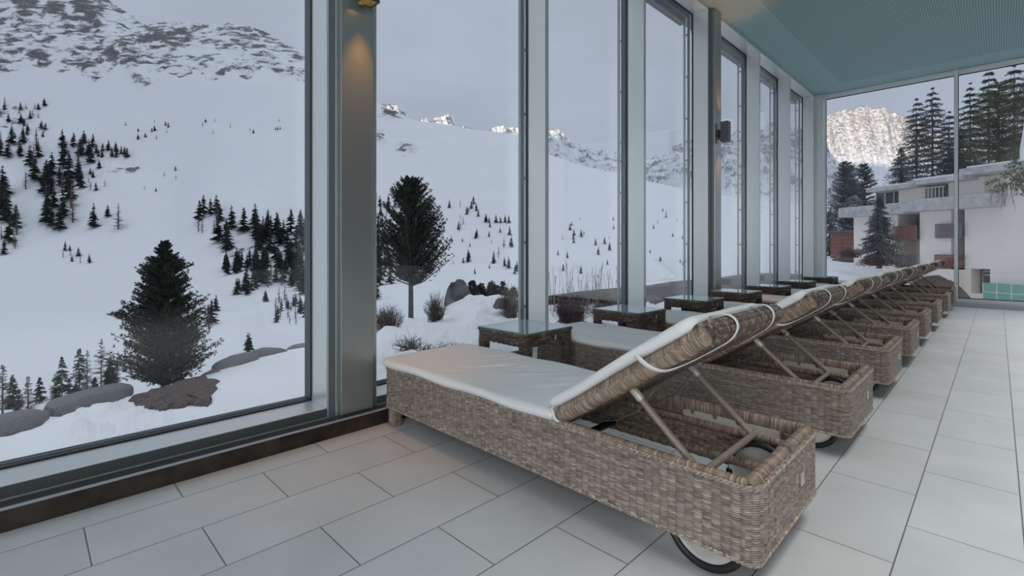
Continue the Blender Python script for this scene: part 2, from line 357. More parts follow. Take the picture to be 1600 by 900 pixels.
def floor_mat():
    m = mat('pale_porcelain_tile', (0.55, 0.55, 0.54), 0.42, spec=0.4); n = m.node_tree; b = n.nodes['Principled BSDF']
    t = n.nodes.new('ShaderNodeTexCoord'); s_ = n.nodes.new('ShaderNodeSeparateXYZ'); n.links.new(t.outputs['Object'], s_.inputs[0])
    def sub(sock, v_):
        q = n.nodes.new('ShaderNodeMath'); q.operation = 'ADD'; q.inputs[1].default_value = v_; n.links.new(sock, q.inputs[0]); return q.outputs[0]
    cb = n.nodes.new('ShaderNodeCombineXYZ')
    # rows step in X every 0.299 m, bricks 0.603 m along Y, half bond
    n.links.new(sub(s_.outputs['Y'], -0.151 + 0.603 * 20), cb.inputs[0]); n.links.new(sub(s_.outputs['X'], 2.328 + 0.299 * 39), cb.inputs[1])
    br = n.nodes.new('ShaderNodeTexBrick'); br.offset = 0.5; br.offset_frequency = 2; br.squash = 1
    br.inputs['Scale'].default_value = 1.0; br.inputs['Mortar Size'].default_value = 0.0022; br.inputs['Mortar Smooth'].default_value = 0.1
    br.inputs['Bias'].default_value = 0; br.inputs['Brick Width'].default_value = 0.603; br.inputs['Row Height'].default_value = 0.299
    br.inputs['Color1'].default_value = (0.60, 0.595, 0.58, 1); br.inputs['Color2'].default_value = (0.55, 0.545, 0.53, 1)
    br.inputs['Mortar'].default_value = (0.14, 0.14, 0.135, 1)
    n.links.new(cb.outputs[0], br.inputs['Vector'])
    z = n.nodes.new('ShaderNodeTexNoise'); z.inputs['Scale'].default_value = 3.0; z.inputs['Detail'].default_value = 8
    n.links.new(t.outputs['Object'], z.inputs['Vector'])
    mr_ = n.nodes.new('ShaderNodeMapRange'); mr_.inputs['From Min'].default_value = 0.3; mr_.inputs['From Max'].default_value = 0.7
    mr_.inputs['To Min'].default_value = 0.93; mr_.inputs['To Max'].default_value = 1.05; n.links.new(z.outputs['Fac'], mr_.inputs['Value'])
    v_ = n.nodes.new('ShaderNodeVectorMath'); v_.operation = 'SCALE'; n.links.new(br.outputs['Color'], v_.inputs[0]); n.links.new(mr_.outputs[0], v_.inputs['Scale'])
    n.links.new(v_.outputs[0], b.inputs['Base Color'])
    z3 = n.nodes.new('ShaderNodeTexNoise'); z3.inputs['Scale'].default_value = 90; z3.inputs['Detail'].default_value = 4; n.links.new(t.outputs['Object'], z3.inputs['Vector'])
    mh = n.nodes.new('ShaderNodeMath'); mh.operation = 'MULTIPLY_ADD'; mh.inputs[1].default_value = -1.0
    n.links.new(br.outputs['Fac'], mh.inputs[0])
    ms = n.nodes.new('ShaderNodeMath'); ms.operation = 'MULTIPLY'; ms.inputs[1].default_value = 0.35; n.links.new(z3.outputs['Fac'], ms.inputs[0]); n.links.new(ms.outputs[0], mh.inputs[2])
    bp = n.nodes.new('ShaderNodeBump'); bp.inputs['Strength'].default_value = 0.35; bp.inputs['Distance'].default_value = 0.002
    n.links.new(mh.outputs[0], bp.inputs['Height']); n.links.new(bp.outputs[0], b.inputs['Normal'])
    return m
M['floor'] = floor_mat()
def ceiling_mat():
    m = mat('teal_perforated_ceiling', (0.17, 0.27, 0.28), 0.6, spec=0.3); n = m.node_tree; b = n.nodes['Principled BSDF']
    t = n.nodes.new('ShaderNodeTexCoord'); s_ = n.nodes.new('ShaderNodeSeparateXYZ'); n.links.new(t.outputs['Object'], s_.inputs[0])
    def mth(op, a, b_=None, c_=None):
        q = n.nodes.new('ShaderNodeMath'); q.operation = op
        for i, x in enumerate((a, b_, c_)):
            if x is None: continue
            if isinstance(x, (int, float)): q.inputs[i].default_value = x
            else: n.links.new(x, q.inputs[i])
        return q.outputs[0]
    def slot(sock, pitch, duty):
        fr = mth('FRACT', mth('MULTIPLY', sock, 1.0 / pitch)); d = mth('ABSOLUTE', mth('SUBTRACT', fr, 0.5)); return mth('LESS_THAN', d, duty / 2)
    xx = slot(s_.outputs['X'], 0.026, 0.40); yy = slot(s_.outputs['Y'], 0.075, 0.72)
    hole = mth('MULTIPLY', xx, yy)
    hole = mth('MULTIPLY', hole, mth('GREATER_THAN', s_.outputs['X'], -2.075)); hole = mth('MULTIPLY', hole, mth('LESS_THAN', s_.outputs['Y'], 10.75))
    mi = n.nodes.new('ShaderNodeMix'); mi.data_type = 'RGBA'; mi.inputs['A'].default_value = (0.29, 0.42, 0.43, 1); mi.inputs['B'].default_value = (0.13, 0.20, 0.205, 1)
    n.links.new(hole, mi.inputs['Factor']); n.links.new(mi.outputs['Result'], b.inputs['Base Color'])
    return m
M['ceiling'] = ceiling_mat()

# ================================================================== room shell
XF, XG, XC = -2.596, -2.80, -2.546
YFAR, ZC = 11.333, 4.055
XR, YB = 4.2, -3.0
struct(MB().box(XF - 0.4, XR + .2, YB - .2, YFAR + 0.35, -0.14, 0.0).build('floor', M['floor'], smooth=False))
struct(MB().box(XG - 0.25, XR + .2, YB - .2, YFAR + 0.3, ZC, ZC + 0.3).build('ceiling', M['ceiling'], smooth=False))
struct(MB().box(XR, XR + 0.2, YB, YFAR, 0, ZC).build('wall_right', M['wallplaster'], smooth=False))
bw = MB().box(-3.0, -2.4, YB - .2, YB, 0, ZC).box(3.8, XR, YB - .2, YB, 0, ZC).box(-2.4, 3.8, YB - .2, YB, 3.85, ZC).box(-2.4, 3.8, YB - .2, YB, 0, 0.1)
struct(bw.build('wall_back', M['frame'], smooth=False))

# left glazed wall: sill, header, mullions are one continuous frame
MUL = [(1.166, 1.225), (2.983, 3.027), (4.535, 4.579), (6.108, 6.203), (7.99, 8.034), (9.53, 9.574), (11.10, 11.20)]
fr = MB()
fr.box(XG + .012, XF, YB, 11.2, 0.0, 0.130)                  # sill
fr.box(XG + .012, XF, YB, 11.2, 4.018, ZC)                   # header
for a, b in MUL: fr.box(XG + .012, XF, a, b, 0.130, 4.018)
fr.box(XG + .012, XF, 1.421, 1.47, .13, 4.018).box(XG + .012, XF, 6.405, 6.45, .13, 4.018)
o = struct(fr.build('wall_left', M['frame'])); bevel(o, 0.003)
o = MB().box(XF, XF + .004, YB, 1.166, .083, .127).box(XF, XF + .004, 1.47, 6.108, .083, .127).box(XF, XF + .004, 6.45, 11.19, .083, .127).build('trim_8', M['dsill'], smooth=False); struct(o)
# dark strips beside the columns, painting in the shadowed, recessed frame face
for i, (a, b) in enumerate([(1.178, 1.213), (6.125, 6.19)]):
    struct(MB().box(XF, XF + .006, a, b, 0.08, 4.05).build('trim_%d' % (i + 1), M['dframe'], smooth=False))
# columns
M['column'] = mat('satin_column_paint', (0.40, 0.43, 0.42), 0.32, 0.7)
for i, (a, b) in enumerate([(1.225, 1.421), (6.203, 6.405)]):
    o = struct(MB().box(XF - .02, XC, a, b, 0.085, ZC).build('trim_%d' % (i + 3), M['column'])); bevel(o, 0.004)
# corner post + far wall frame
o = struct(MB().box(XG, -2.45, 11.2, YFAR + .08, 0.0, ZC).build('trim_5', M['frame'])); bevel(o, 0.008)
M['far_frame'] = mat('pale_aluminium', (0.74, 0.77, 0.77), 0.4, 0.15)
fw = MB().box(-2.47, -2.44, YFAR - .03, YFAR + .1, .08, ZC).box(-.531, -.483, YFAR - .04, YFAR + .1, .08, ZC)
fw.box(1.44, 1.49, YFAR - .04, YFAR + .1, .08, ZC).box(3.4, 3.45, YFAR - .04, YFAR + .1, .08, ZC)
fw.box(-2.47, XR, YFAR, YFAR + .1, 3.975, ZC).box(-2.47, XR, YFAR, YFAR + .12, 0.0, .125)
o = struct(fw.build('wall_far', M['far_frame'])); bevel(o, 0.003)
# far floor duct step
o = struct(MB().box(-2.49, XR, YFAR - .14, YFAR, 0, .07).build('baseboard_far', M['blind'])); bevel(o, .004)

# glass panes with gaskets
def pane_left(n, y0, y1):
    z0, z1 = 0.130, 4.018
    w = struct(MB().box(XG - .024, XG, y0, y1, z0, z1).build('window_%d' % n, M['glass'], smooth=False))
    g = MB(); e1, e2 = XG - .004, XG + .013
    t = .008
    for (a, b) in ((0, t), ):
        g.box(e1, e2, y0, y1, z0, z0 + t).box(e1, e2, y0, y1, z1 - t, z1).box(e1, e2, y0, y0 + t, z0, z1).box(e1, e2, y1 - t, y1, z0, z1)
    g.build('window_gasket', M['gasket'], w, smooth=False)
    g = MB()
    x1, x2 = XG - .062, XG - .026; t = .011
    for k_ in range(3):                       # stepped outer frame, three lips
        a = x1 + k_ * .012
        tt = t - .006 * (k_ == 1)
        g.box(a, a + .010, y0, y1, z0 - .02, z0 + tt).box(a, a + .010, y0, y1, z1 - tt - .03, z1).box(a, a + .010, y0, y0 + tt, z0, z1).box(a, a + .010, y1 - tt, y1, z0, z1)
    g.build('window_frame', M['dframe'], w, smooth=False)
    g = MB()
    x = XG - .13; y = y1 + .05
    g.box(x - .012, x + .012, y - .008, y + .008, z0 - .1, z1)
    for z in np.arange(.5, 4, .55): g.box(x, XG - .07, y - .004, y + .004, z - .012, z + .012)
    g.build('blind_guide', M['blind'], w, smooth=False)
    g = MB().box(XG - .17, XG - .09, y0, y1, z1 - .09, z1 + .02)
    g.build('blind_box', M['dframe'], w, smooth=False)
    return w
ys = [YB] + [m[1] if i not in (0, 3) else (1.47 if i == 0 else 6.45) for i, m in enumerate(MUL)]
for i in range(7):
    pane_left(i + 1, ys[i], MUL[i][0])
def pane_far(n, x0, x1):
    w = struct(MB().box(x0, x1, YFAR + .05, YFAR + .07, .125, 3.975).build('window_%d' % n, M['glass'], smooth=False))
    g = MB(); a, b = YFAR + .035, YFAR + .05; t = .014
    g.box(x0, x1, a, b, 3.975 - t, 3.975).box(x0, x1, a, b, .125, .125 + t).box(x0, x0 + t * .6, a, b, .125, 3.975).box(x1 - t * .4, x1, a, b, .125, 3.975)
    g.build('window_gasket', M['gasket'], w, smooth=False)
pane_far(8, -2.44, -.531); pane_far(9, -.483, 1.44); pane_far(10, 1.49, 3.4)

# floor duct: curb, grille
o = struct(MB().box(-2.506, -2.488, YB, 11.19, 0, .078).build('baseboard_left', M['curb'], smooth=False))
g = MB().box(-2.506, -2.488, YB, 11.19, .078, .083)
o = struct(g.build('trim_6', M['strip'], smooth=False))
struct(MB().box(XF, -2.506, YB, 11.19, 0, .045).build('trim_7', M['trench'], smooth=False))
gr = MB()
for k_ in range(1, 7): gr.box(XF + .006 + k_ * .0125, XF + .0100 + k_ * .0125, YB, 11.19, .062, .08)
for y in np.arange(YB + .1, 11.1, .25): gr.box(XF + .002, -2.507, y, y + .006, .055, .07)
o = gr.build('floor_grille', M['grille'], smooth=False)
tag(o, 'long slatted aluminium heating grille set along the foot of the glass wall', 'grille')

# ================================================================== wall lamps
def lamp(y0, label):
    t = empty('wall_lamp', (XC, y0 + .047, 2.355)); tag(t, label, 'wall lamp', 'box wall lamps on the columns')
    x0, x1, w, h = .037, .132, .0475, .255
    m = MB(); s_ = .005
    m.box(x0, x1, -w, -w + s_, 0, h).box(x0, x1, w - s_, w, 0, h).box(x0, x0 + s_, -w + s_, w - s_, 0, h).box(x1 - s_, x1, -w + s_, w - s_, 0, h)
    bevel(m.build('lamp_housing', M['lampbody'], t), .001)
    m = MB(); m.box(0, .006, -.03, .03, .04, .17).box(.006, x0, -.018, .018, .07, .15)
    m.build('bracket', M['lampblack'], t, smooth=False)
    xm = (x0 + x1) / 2
    for z, d in ((.030, -1), (h - .030, 1)):
        r = MB(); i_, o_ = .016, w - s_ - .0005
        zi, zo = z, z - d * -.0 + d * .018
        V = [(xm - i_, -i_, z), (xm + i_, -i_, z), (xm + i_, i_, z), (xm - i_, i_, z), (x0 + s_, -o_, zo), (x1 - s_, -o_, zo), (x1 - s_, o_, zo), (x0 + s_, o_, zo)]
        r.add(V, [(0, 1, 5, 4), (1, 2, 6, 5), (2, 3, 7, 6), (3, 0, 4, 7)])
        r.build('reflector', M['reflector'], t, smooth=False)
        bl = MB(); a = np.linspace(0, 2 * PI, 16, endpoint=False)
        bl.add(np.vstack([np.stack([xm + .016 * np.cos(a), .016 * np.sin(a), np.full(16, z)], 1), [[xm, 0, z - d * -.006]]]), [(j, (j + 1) % 16, 16) for j in range(16)])
        bl.build('bulb', M['bulb'], t)
        l = bpy.data.lights.new('lamp_light', 'SPOT'); l.energy = 26; l.color = (1.0, 0.40, 0.08); l.spot_size = math.radians(54); l.spot_blend = 1.0; l.shadow_soft_size = .02
        lo = bpy.data.objects.new('lamp_light', l); C.objects.link(lo); lo.parent = t; lo.location = (xm, 0, z + d * .02); lo.rotation_euler = (0 if d < 0 else PI, 0, 0)
lamp(1.292, 'square black wall lamp glowing amber high on the nearer steel column')
lamp(6.28, 'square dark wall lamp on the farther column, between the middle windows')

# ================================================================== loungers
LW, LL = 0.63, 2.0
def rrect_path(x0, x1, y0, y1, r, n=7):
    pts = []; nr = []
    for cx, cy, a0 in ((x1 - r, y0 + r, -PI / 2), (x1 - r, y1 - r, 0), (x0 + r, y1 - r, PI / 2), (x0 + r, y0 + r, PI)):
        for a in np.linspace(a0, a0 + PI / 2, n):
            pts.append((cx + r * math.cos(a), cy + r * math.sin(a), 0)); nr.append((math.cos(a), math.sin(a), 0))
    pts.append(pts[0]); nr.append(nr[0])
    return np.array(pts), np.array(nr)
RIM = [(-.004, -.010), (.008, -.010), (.012, -.004), (.011, .003), (.006, .008), (-.003, .009), (-.012, .007), (-.016, .001), (-.018, -.050), (-.014, -.052), (-.011, -.018)]
BS = np.array([math.cos(math.radians(34.0)), 0, math.sin(math.radians(34.0))]); BN = np.array([-BS[2], 0, BS[0]])
BO = np.array([1.245, 0, .368])
def bk(s_, y, n_): return BO + BS * s_ + BN * n_ + np.array([0, y, 0])
def pad(length, width, T, frame, rc0=.07, rc1=.02, nx=300, ny=150, seed=1, wr=1.0, y0=0.0):
    """mattress piece: rounded outline, soft edge, creases. frame(s, y, n) -> point"""
    s_ = np.linspace(0, 1, nx); s_ = length * (0.5 - 0.5 * np.cos(PI * s_)) * .5 + length * s_ * .5
    q = np.linspace(-1, 1, ny); q = np.sin(q * PI / 2) * .5 + q * .5
    half = np.full(nx, width / 2)
    for i, x in enumerate(s_):
        if x < rc0: half[i] = width / 2 - rc0 + math.sqrt(max(0, rc0 ** 2 - (rc0 - x) ** 2))
        d = length - x
        if d < rc1: half[i] = width / 2 - rc1 + math.sqrt(max(0, rc1 ** 2 - (rc1 - d) ** 2))
    Y = q[None] * half[:, None]; X = np.repeat(s_[:, None], ny, 1)
    dy = half[:, None] - np.abs(Y); dx = np.minimum(X, length - X); R = .03
    f = lambda d: np.sqrt(np.clip(1 - (1 - np.clip(d / R, 0, 1)) ** 2, 0, 1))
    edge = f(dy) * f(dx)
    rs = np.random.RandomState(seed); w = 0.004 * fbm(X * 3.1 + seed, Y * 3.1, 0, 4)
    for k_ in range(int(34 * wr)):
        cx, cy = rs.uniform(.3, .85) * length, rs.uniform(-.36, .36) * width; a = rs.normal(1.15, .25); l = rs.uniform(.05, .16); b_ = rs.uniform(.005, .010)
        u_ = (X - cx) * math.cos(a) + (Y - cy) * math.sin(a); v_ = -(X - cx) * math.sin(a) + (Y - cy) * math.cos(a)
        w = w + (rs.uniform(-.008, -.003) if k_ % 3 else rs.uniform(.003, .007)) * np.exp(-(u_ / l) ** 2 - (v_ / b_) ** 2)
    top = T / 2 + edge * (T / 2 + w)
    hem = .0045 * np.sin(X * 13 + seed) * np.exp(-(dy / .03) ** 2)
    top = top + hem
    bot = T / 2 - edge * T / 2 + hem
    O_ = np.array(frame(0., 0., 0.)); Ex = np.array(frame(1., 0., 0.)) - O_; Ey = np.array(frame(0., 1., 0.)) - O_; Ez = np.array(frame(0., 0., 1.)) - O_
    def fr_(Z): return O_ + X[..., None] * Ex + (Y[..., None] + width / 2 + y0) * Ey + Z[..., None] * Ez
    m = MB(); UV = np.stack([X, Y], -1)
    m.grid(fr_(top), UV); m.grid(fr_(bot), UV, flip=True)
    return m
def make_lounger():
    t = empty('sun_lounger', (0, 0, 0))
    # woven box
    m = MB(); p, nr = rrect_path(0.004, LL - .004, .004, LW - .004, .03)
    m.weave(p + [0, 0, .108], nr, (0, 0, 1), .222, closed=True)
    p2, n2 = rrect_path(.026, LL - .026, .026, LW - .026, .02)
    m.weave(p2[::-1] + [0, 0, .112], -n2[::-1], (0, 0, 1), .19, row=.0045, du=.007)
    # bottom lip of two twisted strands
    L_ = np.r_[0, np.cumsum(np.linalg.norm(np.diff(p, axis=0), axis=1))]; tt = np.linspace(0, L_[-1], 900)
    P = np.stack([np.interp(tt, L_, p[:, i]) for i in range(3)], 1); N = np.stack([np.interp(tt, L_, nr[:, i]) for i in range(3)], 1)
    for ph in (0, PI):
        for zc, am in ((.107, .0035), (.323, .0055)):
            q = P + N * (.004 + .0025 * np.cos(tt * 2 * PI / .03 + ph))[:, None]; q[:, 2] = zc + am * np.sin(tt * 2 * PI / .03 + ph)
            if zc > .2:
                q = q
            m.tube(q, .0037, 6, caps=False)
    m.build('woven_skirt', M['rattan'], t)
    # rims: wrapped with cane
    m = MB()
    m.sweep([(.01, .012, .335), (LL - .03, .012, .335)], [(0, -1, 0)] * 2, (0, 0, 1), RIM, wraps=.0060, wa=.0014)
    m.sweep([(.01, LW - .012, .335), (LL - .03, LW - .012, .335)], [(0, 1, 0)] * 2, (0, 0, 1), [(a, b) for a, b in RIM], wraps=.0060, wa=.0014)
    m.sweep([(.012, .01, .33), (.012, LW - .01, .33)], [(-1, 0, 0)] * 2, (0, 0, 1), RIM, wraps=.0060, wa=.0014)
    m.build('wrapped_rim', M['rattan_wrap'], t)
    m = MB()
    ym = .36
    for a, b in ((.02, ym - .010), (ym + .010, LW - .02)):
        m.tube([(LL - .03, a, .322), (LL - .03, a + .01, .326), (LL - .03, b - .01, .326), (LL - .03, b, .322)], [.017, .021, .021, .017], 14, wraps=.0055, wa=.0011)
    for k_ in range(6):
        a = np.linspace(0, 2 * PI, 19)
        m.tube(np.stack([LL - .03 + .025 * np.cos(a), np.full(19, ym - .014 + k_ * .0055) + .006 * np.sin(a), .322 + .025 * np.sin(a)], 1), .0028, 6, caps=False, close=True)
    m.build('end_roll', M['rattan_wrap'], t)
    # feet at the foot end
    for y in (.012, LW - .012 - .055):
        m = MB(); p3, n3 = rrect_path(.025, .08, y, y + .055, .008, 3)
        m.weave(p3 + [0, 0, 0], n3, (0, 0, 1), .112, row=.0036, stake=.022, amp=.0022, closed=True)
        m.box(.03, .075, y + .005, y + .05, 0.0, .11)
        m.build('leg', M['rattan'], t)
    # deck under the mattress
    m = MB(); m.weave([(.03, .03, .318), (1.24, .03, .318)], [(0, 0, 1)] * 2, (0, 1, 0), LW - .06, row=.012, du=.012, flip=True)
    m.box(.03, 1.24, .03, LW - .03, .295, .314)
    m.build('deck', M['rattan_dark'], t)
    # inner rails
    m = MB()
    for y in (.10, LW - .10): MB().tube([(1.20, y, .165), (1.905, y, .168)], .0165, 12, wraps=.0065, wa=.0012).build('inner_rail', M['rattan_wrap'], t)
    for y in (.036, LW - .036 - .018): 
        MB().sweep([(1.1, y + .009, .262), (1.96, y + .009, .262)], [(0, 1, 0)] * 2, (0, 0, 1), [(-.009, -.014), (.009, -.014), (.009, .014), (-.009, .014)], wraps=.006, wa=.0009).build('inner_ledge', M['rattan_wrap'], t)
    for x in (1.135, .62): MB().tube([(x, .03, .15), (x, LW - .03, .15)], .017, 10).build('cross_bar', M['blackbar'], t)
    # ratchet plates
    for y in (.040, LW - .062):
        m = MB(); xs = [1.50, 1.52]; zs = [.298, .306]
        base = 1.53
        for k_ in range(3):
            b_ = base + k_ * .095
            xs += [b_, b_ + .006, b_ + .012, b_ + .018, b_ + .022]; zs += [.306, .292, .288, .292, .306]
        xs += [1.87, 1.885]; zs += [.306, .30]
        n_ = len(xs); V = []
        for yy in (y + .019, y + .023):
            V += [(x, yy, z) for x, z in zip(xs, zs)] + [(x, yy, .248 if 0 < i < n_ - 1 else .258) for i, x in enumerate(xs)]
        F_ = [(i, i + 1, n_ + i + 1, n_ + i) for i in range(n_ - 1)] + [(2 * n_ + i, 3 * n_ + i, 3 * n_ + i + 1, 2 * n_ + i + 1) for i in range(n_ - 1)]
        F_ += [(i, 2 * n_ + i, 2 * n_ + i + 1, i + 1) for i in range(n_ - 1)] + [(n_ + i, n_ + i + 1, 3 * n_ + i + 1, 3 * n_ + i) for i in range(n_ - 1)]
        m.add(V, F_)
        o_ = m.build('ratchet_plate', M['plate'], t, smooth=False)
    # backrest: side rolls, woven slab with rounded head
    for y in (.034, LW - .034):
        br = MB().tube([bk(.0, y, -.026), bk(.02, y, -.026), bk(.70, y, -.026), bk(.715, y, -.026)], [.026, .033, .033, .024], 18, wraps=.0054, wa=.0014)
        o_ = br.build('backrest_rail', M['rattan_wrap'], t)
    m = MB()
    cs = [(.02, -.055), (.30, -.055), (.55, -.057), (.68, -.058)]
    prof = [(.70, -.058), (.725, -.054), (.745, -.042), (.753, -.025), (.748, -.008), (.732, .004), (.70, .008), (.67, .008)]
    path = np.array([bk(a, .0, b) for a, b in cs]); m.weave(path + [0, .062, 0], [-BN] * len(cs), (0, 1, 0), LW - .124, row=.006, stake=.022, du=.005, flip=False)
    P_ = [(.655, -.056)] + prof; nn = []
    for i in range(len(P_)):
        a = P_[max(i - 1, 0)]; b = P_[min(i + 1, len(P_) - 1)]; d = (b[0] - a[0], b[1] - a[1]); l = math.hypot(*d); nn.append(BS * (d[1] / l) + BN * (-d[0] / l))
    m.weave(np.array([bk(a, .024, b) for a, b in P_]), nn, (0, 1, 0), LW - .048, row=.0062, stake=.020, amp=.0045, du=.004, flip=False)
    for y in (.032, LW - .032):
        V = [bk(a, y, b) for a, b in P_] + [bk(.68, y, -.025)]
        m.add(V, [(i, i + 1, len(V) - 1) for i in range(len(V) - 2)])
    for y in (.030, LW - .030): m.tube([bk(a, y, b) for a, b in P_], .0085, 8, wraps=.0055, wa=.0008)
    V = [bk(a, y, b) for a in (.02, .68) for y in (.055, LW - .055) for b in (-.05, -.002)]
    m.add(V, [(0, 1, 3, 2), (4, 6, 7, 5), (0, 4, 5, 1), (2, 3, 7, 6), (0, 2, 6, 4), (1, 5, 7, 3)])
    m.build('backrest', M['rattan_dark'], t)
    # struts + crossbar
    for y in (.085, LW - .085):
        m = MB(); a = np.array((1.545, y, .510)); b = np.array((1.802, y, .282))
        d = (b - a) / np.linalg.norm(b - a)
        m.tube([a + d * .05, b], .0125, 12, wraps=.0048, wa=.0006)
        o_ = m.build('strut', M['pole'], t)
        m = MB(); m.tube([a - d * .012, a - d * .008, a + d * .05, a + d * .06], [.012, .0155, .0155, .012], 12)
        m.tube([a + [0, -.021, 0] + d * .006, a + [0, .021, 0] + d * .006], .0075, 10)
        m.build('strut_bracket', M['plate'], o_)
    m = MB(); m.tube([(1.802, .052, .280), (1.802, LW - .052, .280)], .0125, 14); m.build('support_bar', M['pole'], t)
    for y in (.16, LW - .16):
        MB().tube([(1.30, y, .318), (1.37, y, .325), (1.44, y, .345), (1.53, y, .40), (1.60, y, .50)], .0032, 6).build('stay_wire', M['bolt'], t)
    # wheels
    m = MB(); m.tube([(1.825, .02, .13), (1.825, LW - .02, .13)], .008, 10); m.build('axle', M['bolt'], t)
    for y, sg in ((.056, -1), (LW - .074, 1)):
        a = np.linspace(0, 2 * PI, 49)
        m = MB(); ring = np.stack([1.825 + .117 * np.cos(a), np.full(49, y), .13 + .117 * np.sin(a)], 1)
        m.tube(ring, .013, 12, caps=False, close=True)
        w_ = m.build('wheel', M['tyre'], t)
        m = MB(); rr = np.array([0, .018, .022, .04, .085, .108, .114]); hh = np.array([.016, .016, .010, .006, -.004, -.002, .004])
        for side in (1, -1):
            Pq = np.stack([np.stack([1.825 + r_ * np.cos(a[:-1]), np.full(48, y + side * (h_ + .004)), .13 + r_ * np.sin(a[:-1])], 1) for r_, h_ in zip(rr, hh)])
            m.grid(Pq, cv=True, flip=side < 0)
        m.tube([(1.825, y - .024, .13), (1.825, y + .024, .13)], .006, 8)
        m.build('wheel_disc', M['disc'], w_)
    # mattress
    ma = pad(1.315, LW + .034, .044, lambda x, y, z: np.array((x - .055, y - .017, z + .330)), .085, .02, seed=3).build('mattress', M['cushion'], t)
    mb = pad(.70, LW + .0, .042, lambda x, y, z: bk(x + .0, y, z + .007),   .02, .06, nx=160, seed=9, wr=.3).build('mattress', M['cushion'], t)
    m = MB()
    def ribbon(pts, nrm, w=.017):
        pts = np.array(pts); n = 40; d = np.r_[0, np.cumsum(np.linalg.norm(np.diff(pts, axis=0), axis=1))]; t_ = np.linspace(0, d[-1], n)
        # smooth
        q = np.stack([np.interp(t_, d, pts[:, i]) for i in range(3)], 1)
        for _ in range(3): q[1:-1] = (q[:-2] + 2 * q[1:-1] + q[2:]) / 4
        nn_ = np.stack([np.interp(t_, d, np.array(nrm)[:, i]) for i in range(3)], 1); nn_ /= np.linalg.norm(nn_, axis=1)[:, None]
        T_ = np.gradient(q, axis=0); S_ = np.cross(T_, nn_); S_ /= np.linalg.norm(S_, axis=1)[:, None]
        P = np.stack([q - S_ * w / 2, q - S_ * w / 2 + nn_ * .0025, q + S_ * w / 2 + nn_ * .0025, q + S_ * w / 2], 1)
        return P
    for sd in (0, 1):
        fy = (lambda y: y) if sd == 0 else (lambda y: LW - y)
        Y_ = np.array([0, 1.0 if sd else -1.0, 0])
        pts = [bk(.46, fy(.004), .028), bk(.475, fy(-.006), .0), bk(.49, fy(-.004), -.034), bk(.515, fy(.020), -.064), bk(.57, fy(.062), -.070), bk(.64, fy(.105), -.069), bk(.72, fy(.135), -.066), bk(.758, fy(.142), -.045), bk(.768, fy(.142), -.02), bk(.758, fy(.138), .006), bk(.725, fy(.132), .026), bk(.69, fy(.128), .03)]
        nn_ = [Y_, Y_, Y_ - BN * .5, -BN + Y_ * .5, -BN, -BN, -BN + BS * .4, BS - BN * .5, BS, BS + BN * .6, BN + BS * .3, BN]
        MB().grid(ribbon(pts, nn_), cv=True).build('strap', M['strap'], mb)
        pts = [bk(.012, fy(.03), .02), bk(.010, fy(-.004), .012), bk(.008, fy(-.008), -.03), bk(.010, fy(.02), -.064), bk(.012, fy(.07), -.066)]
        nn_ = [BN, Y_ + BN * .4, Y_, -BN + Y_ * .4, -BN]
        MB().grid(ribbon(pts, nn_), cv=True).build('strap', M['strap'], mb)
    m = MB().box(LL + .004, LL + .009, .40, .425, .205, .245); m.build('metal_tag', M['tag'], t, smooth=False)
    return t
LY = [1.45, 2.75, 4.01, 5.20, 6.39, 7.66, 9.17, 10.38]
words = ['nearest the camera, filling the foreground', 'second from the camera, beyond the nearest glass-topped table', 'third from the camera', 'fourth from the camera',
         'fifth from the camera', 'sixth from the camera', 'seventh from the camera, second last of the row', 'last of the row by the end window']
lg = make_lounger()
for i, y in enumerate(LY):
    o = lg if i == 0 else copy_tree(lg)
    o.location = (-2.475 - (0, .02, .03, .035, .04, .03, .02, .015)[i], y, 0)
    tag(o, 'grey-brown wicker wheeled lounger with cream mattress, ' + words[i], 'sun lounger', 'wicker sun loungers in a row')

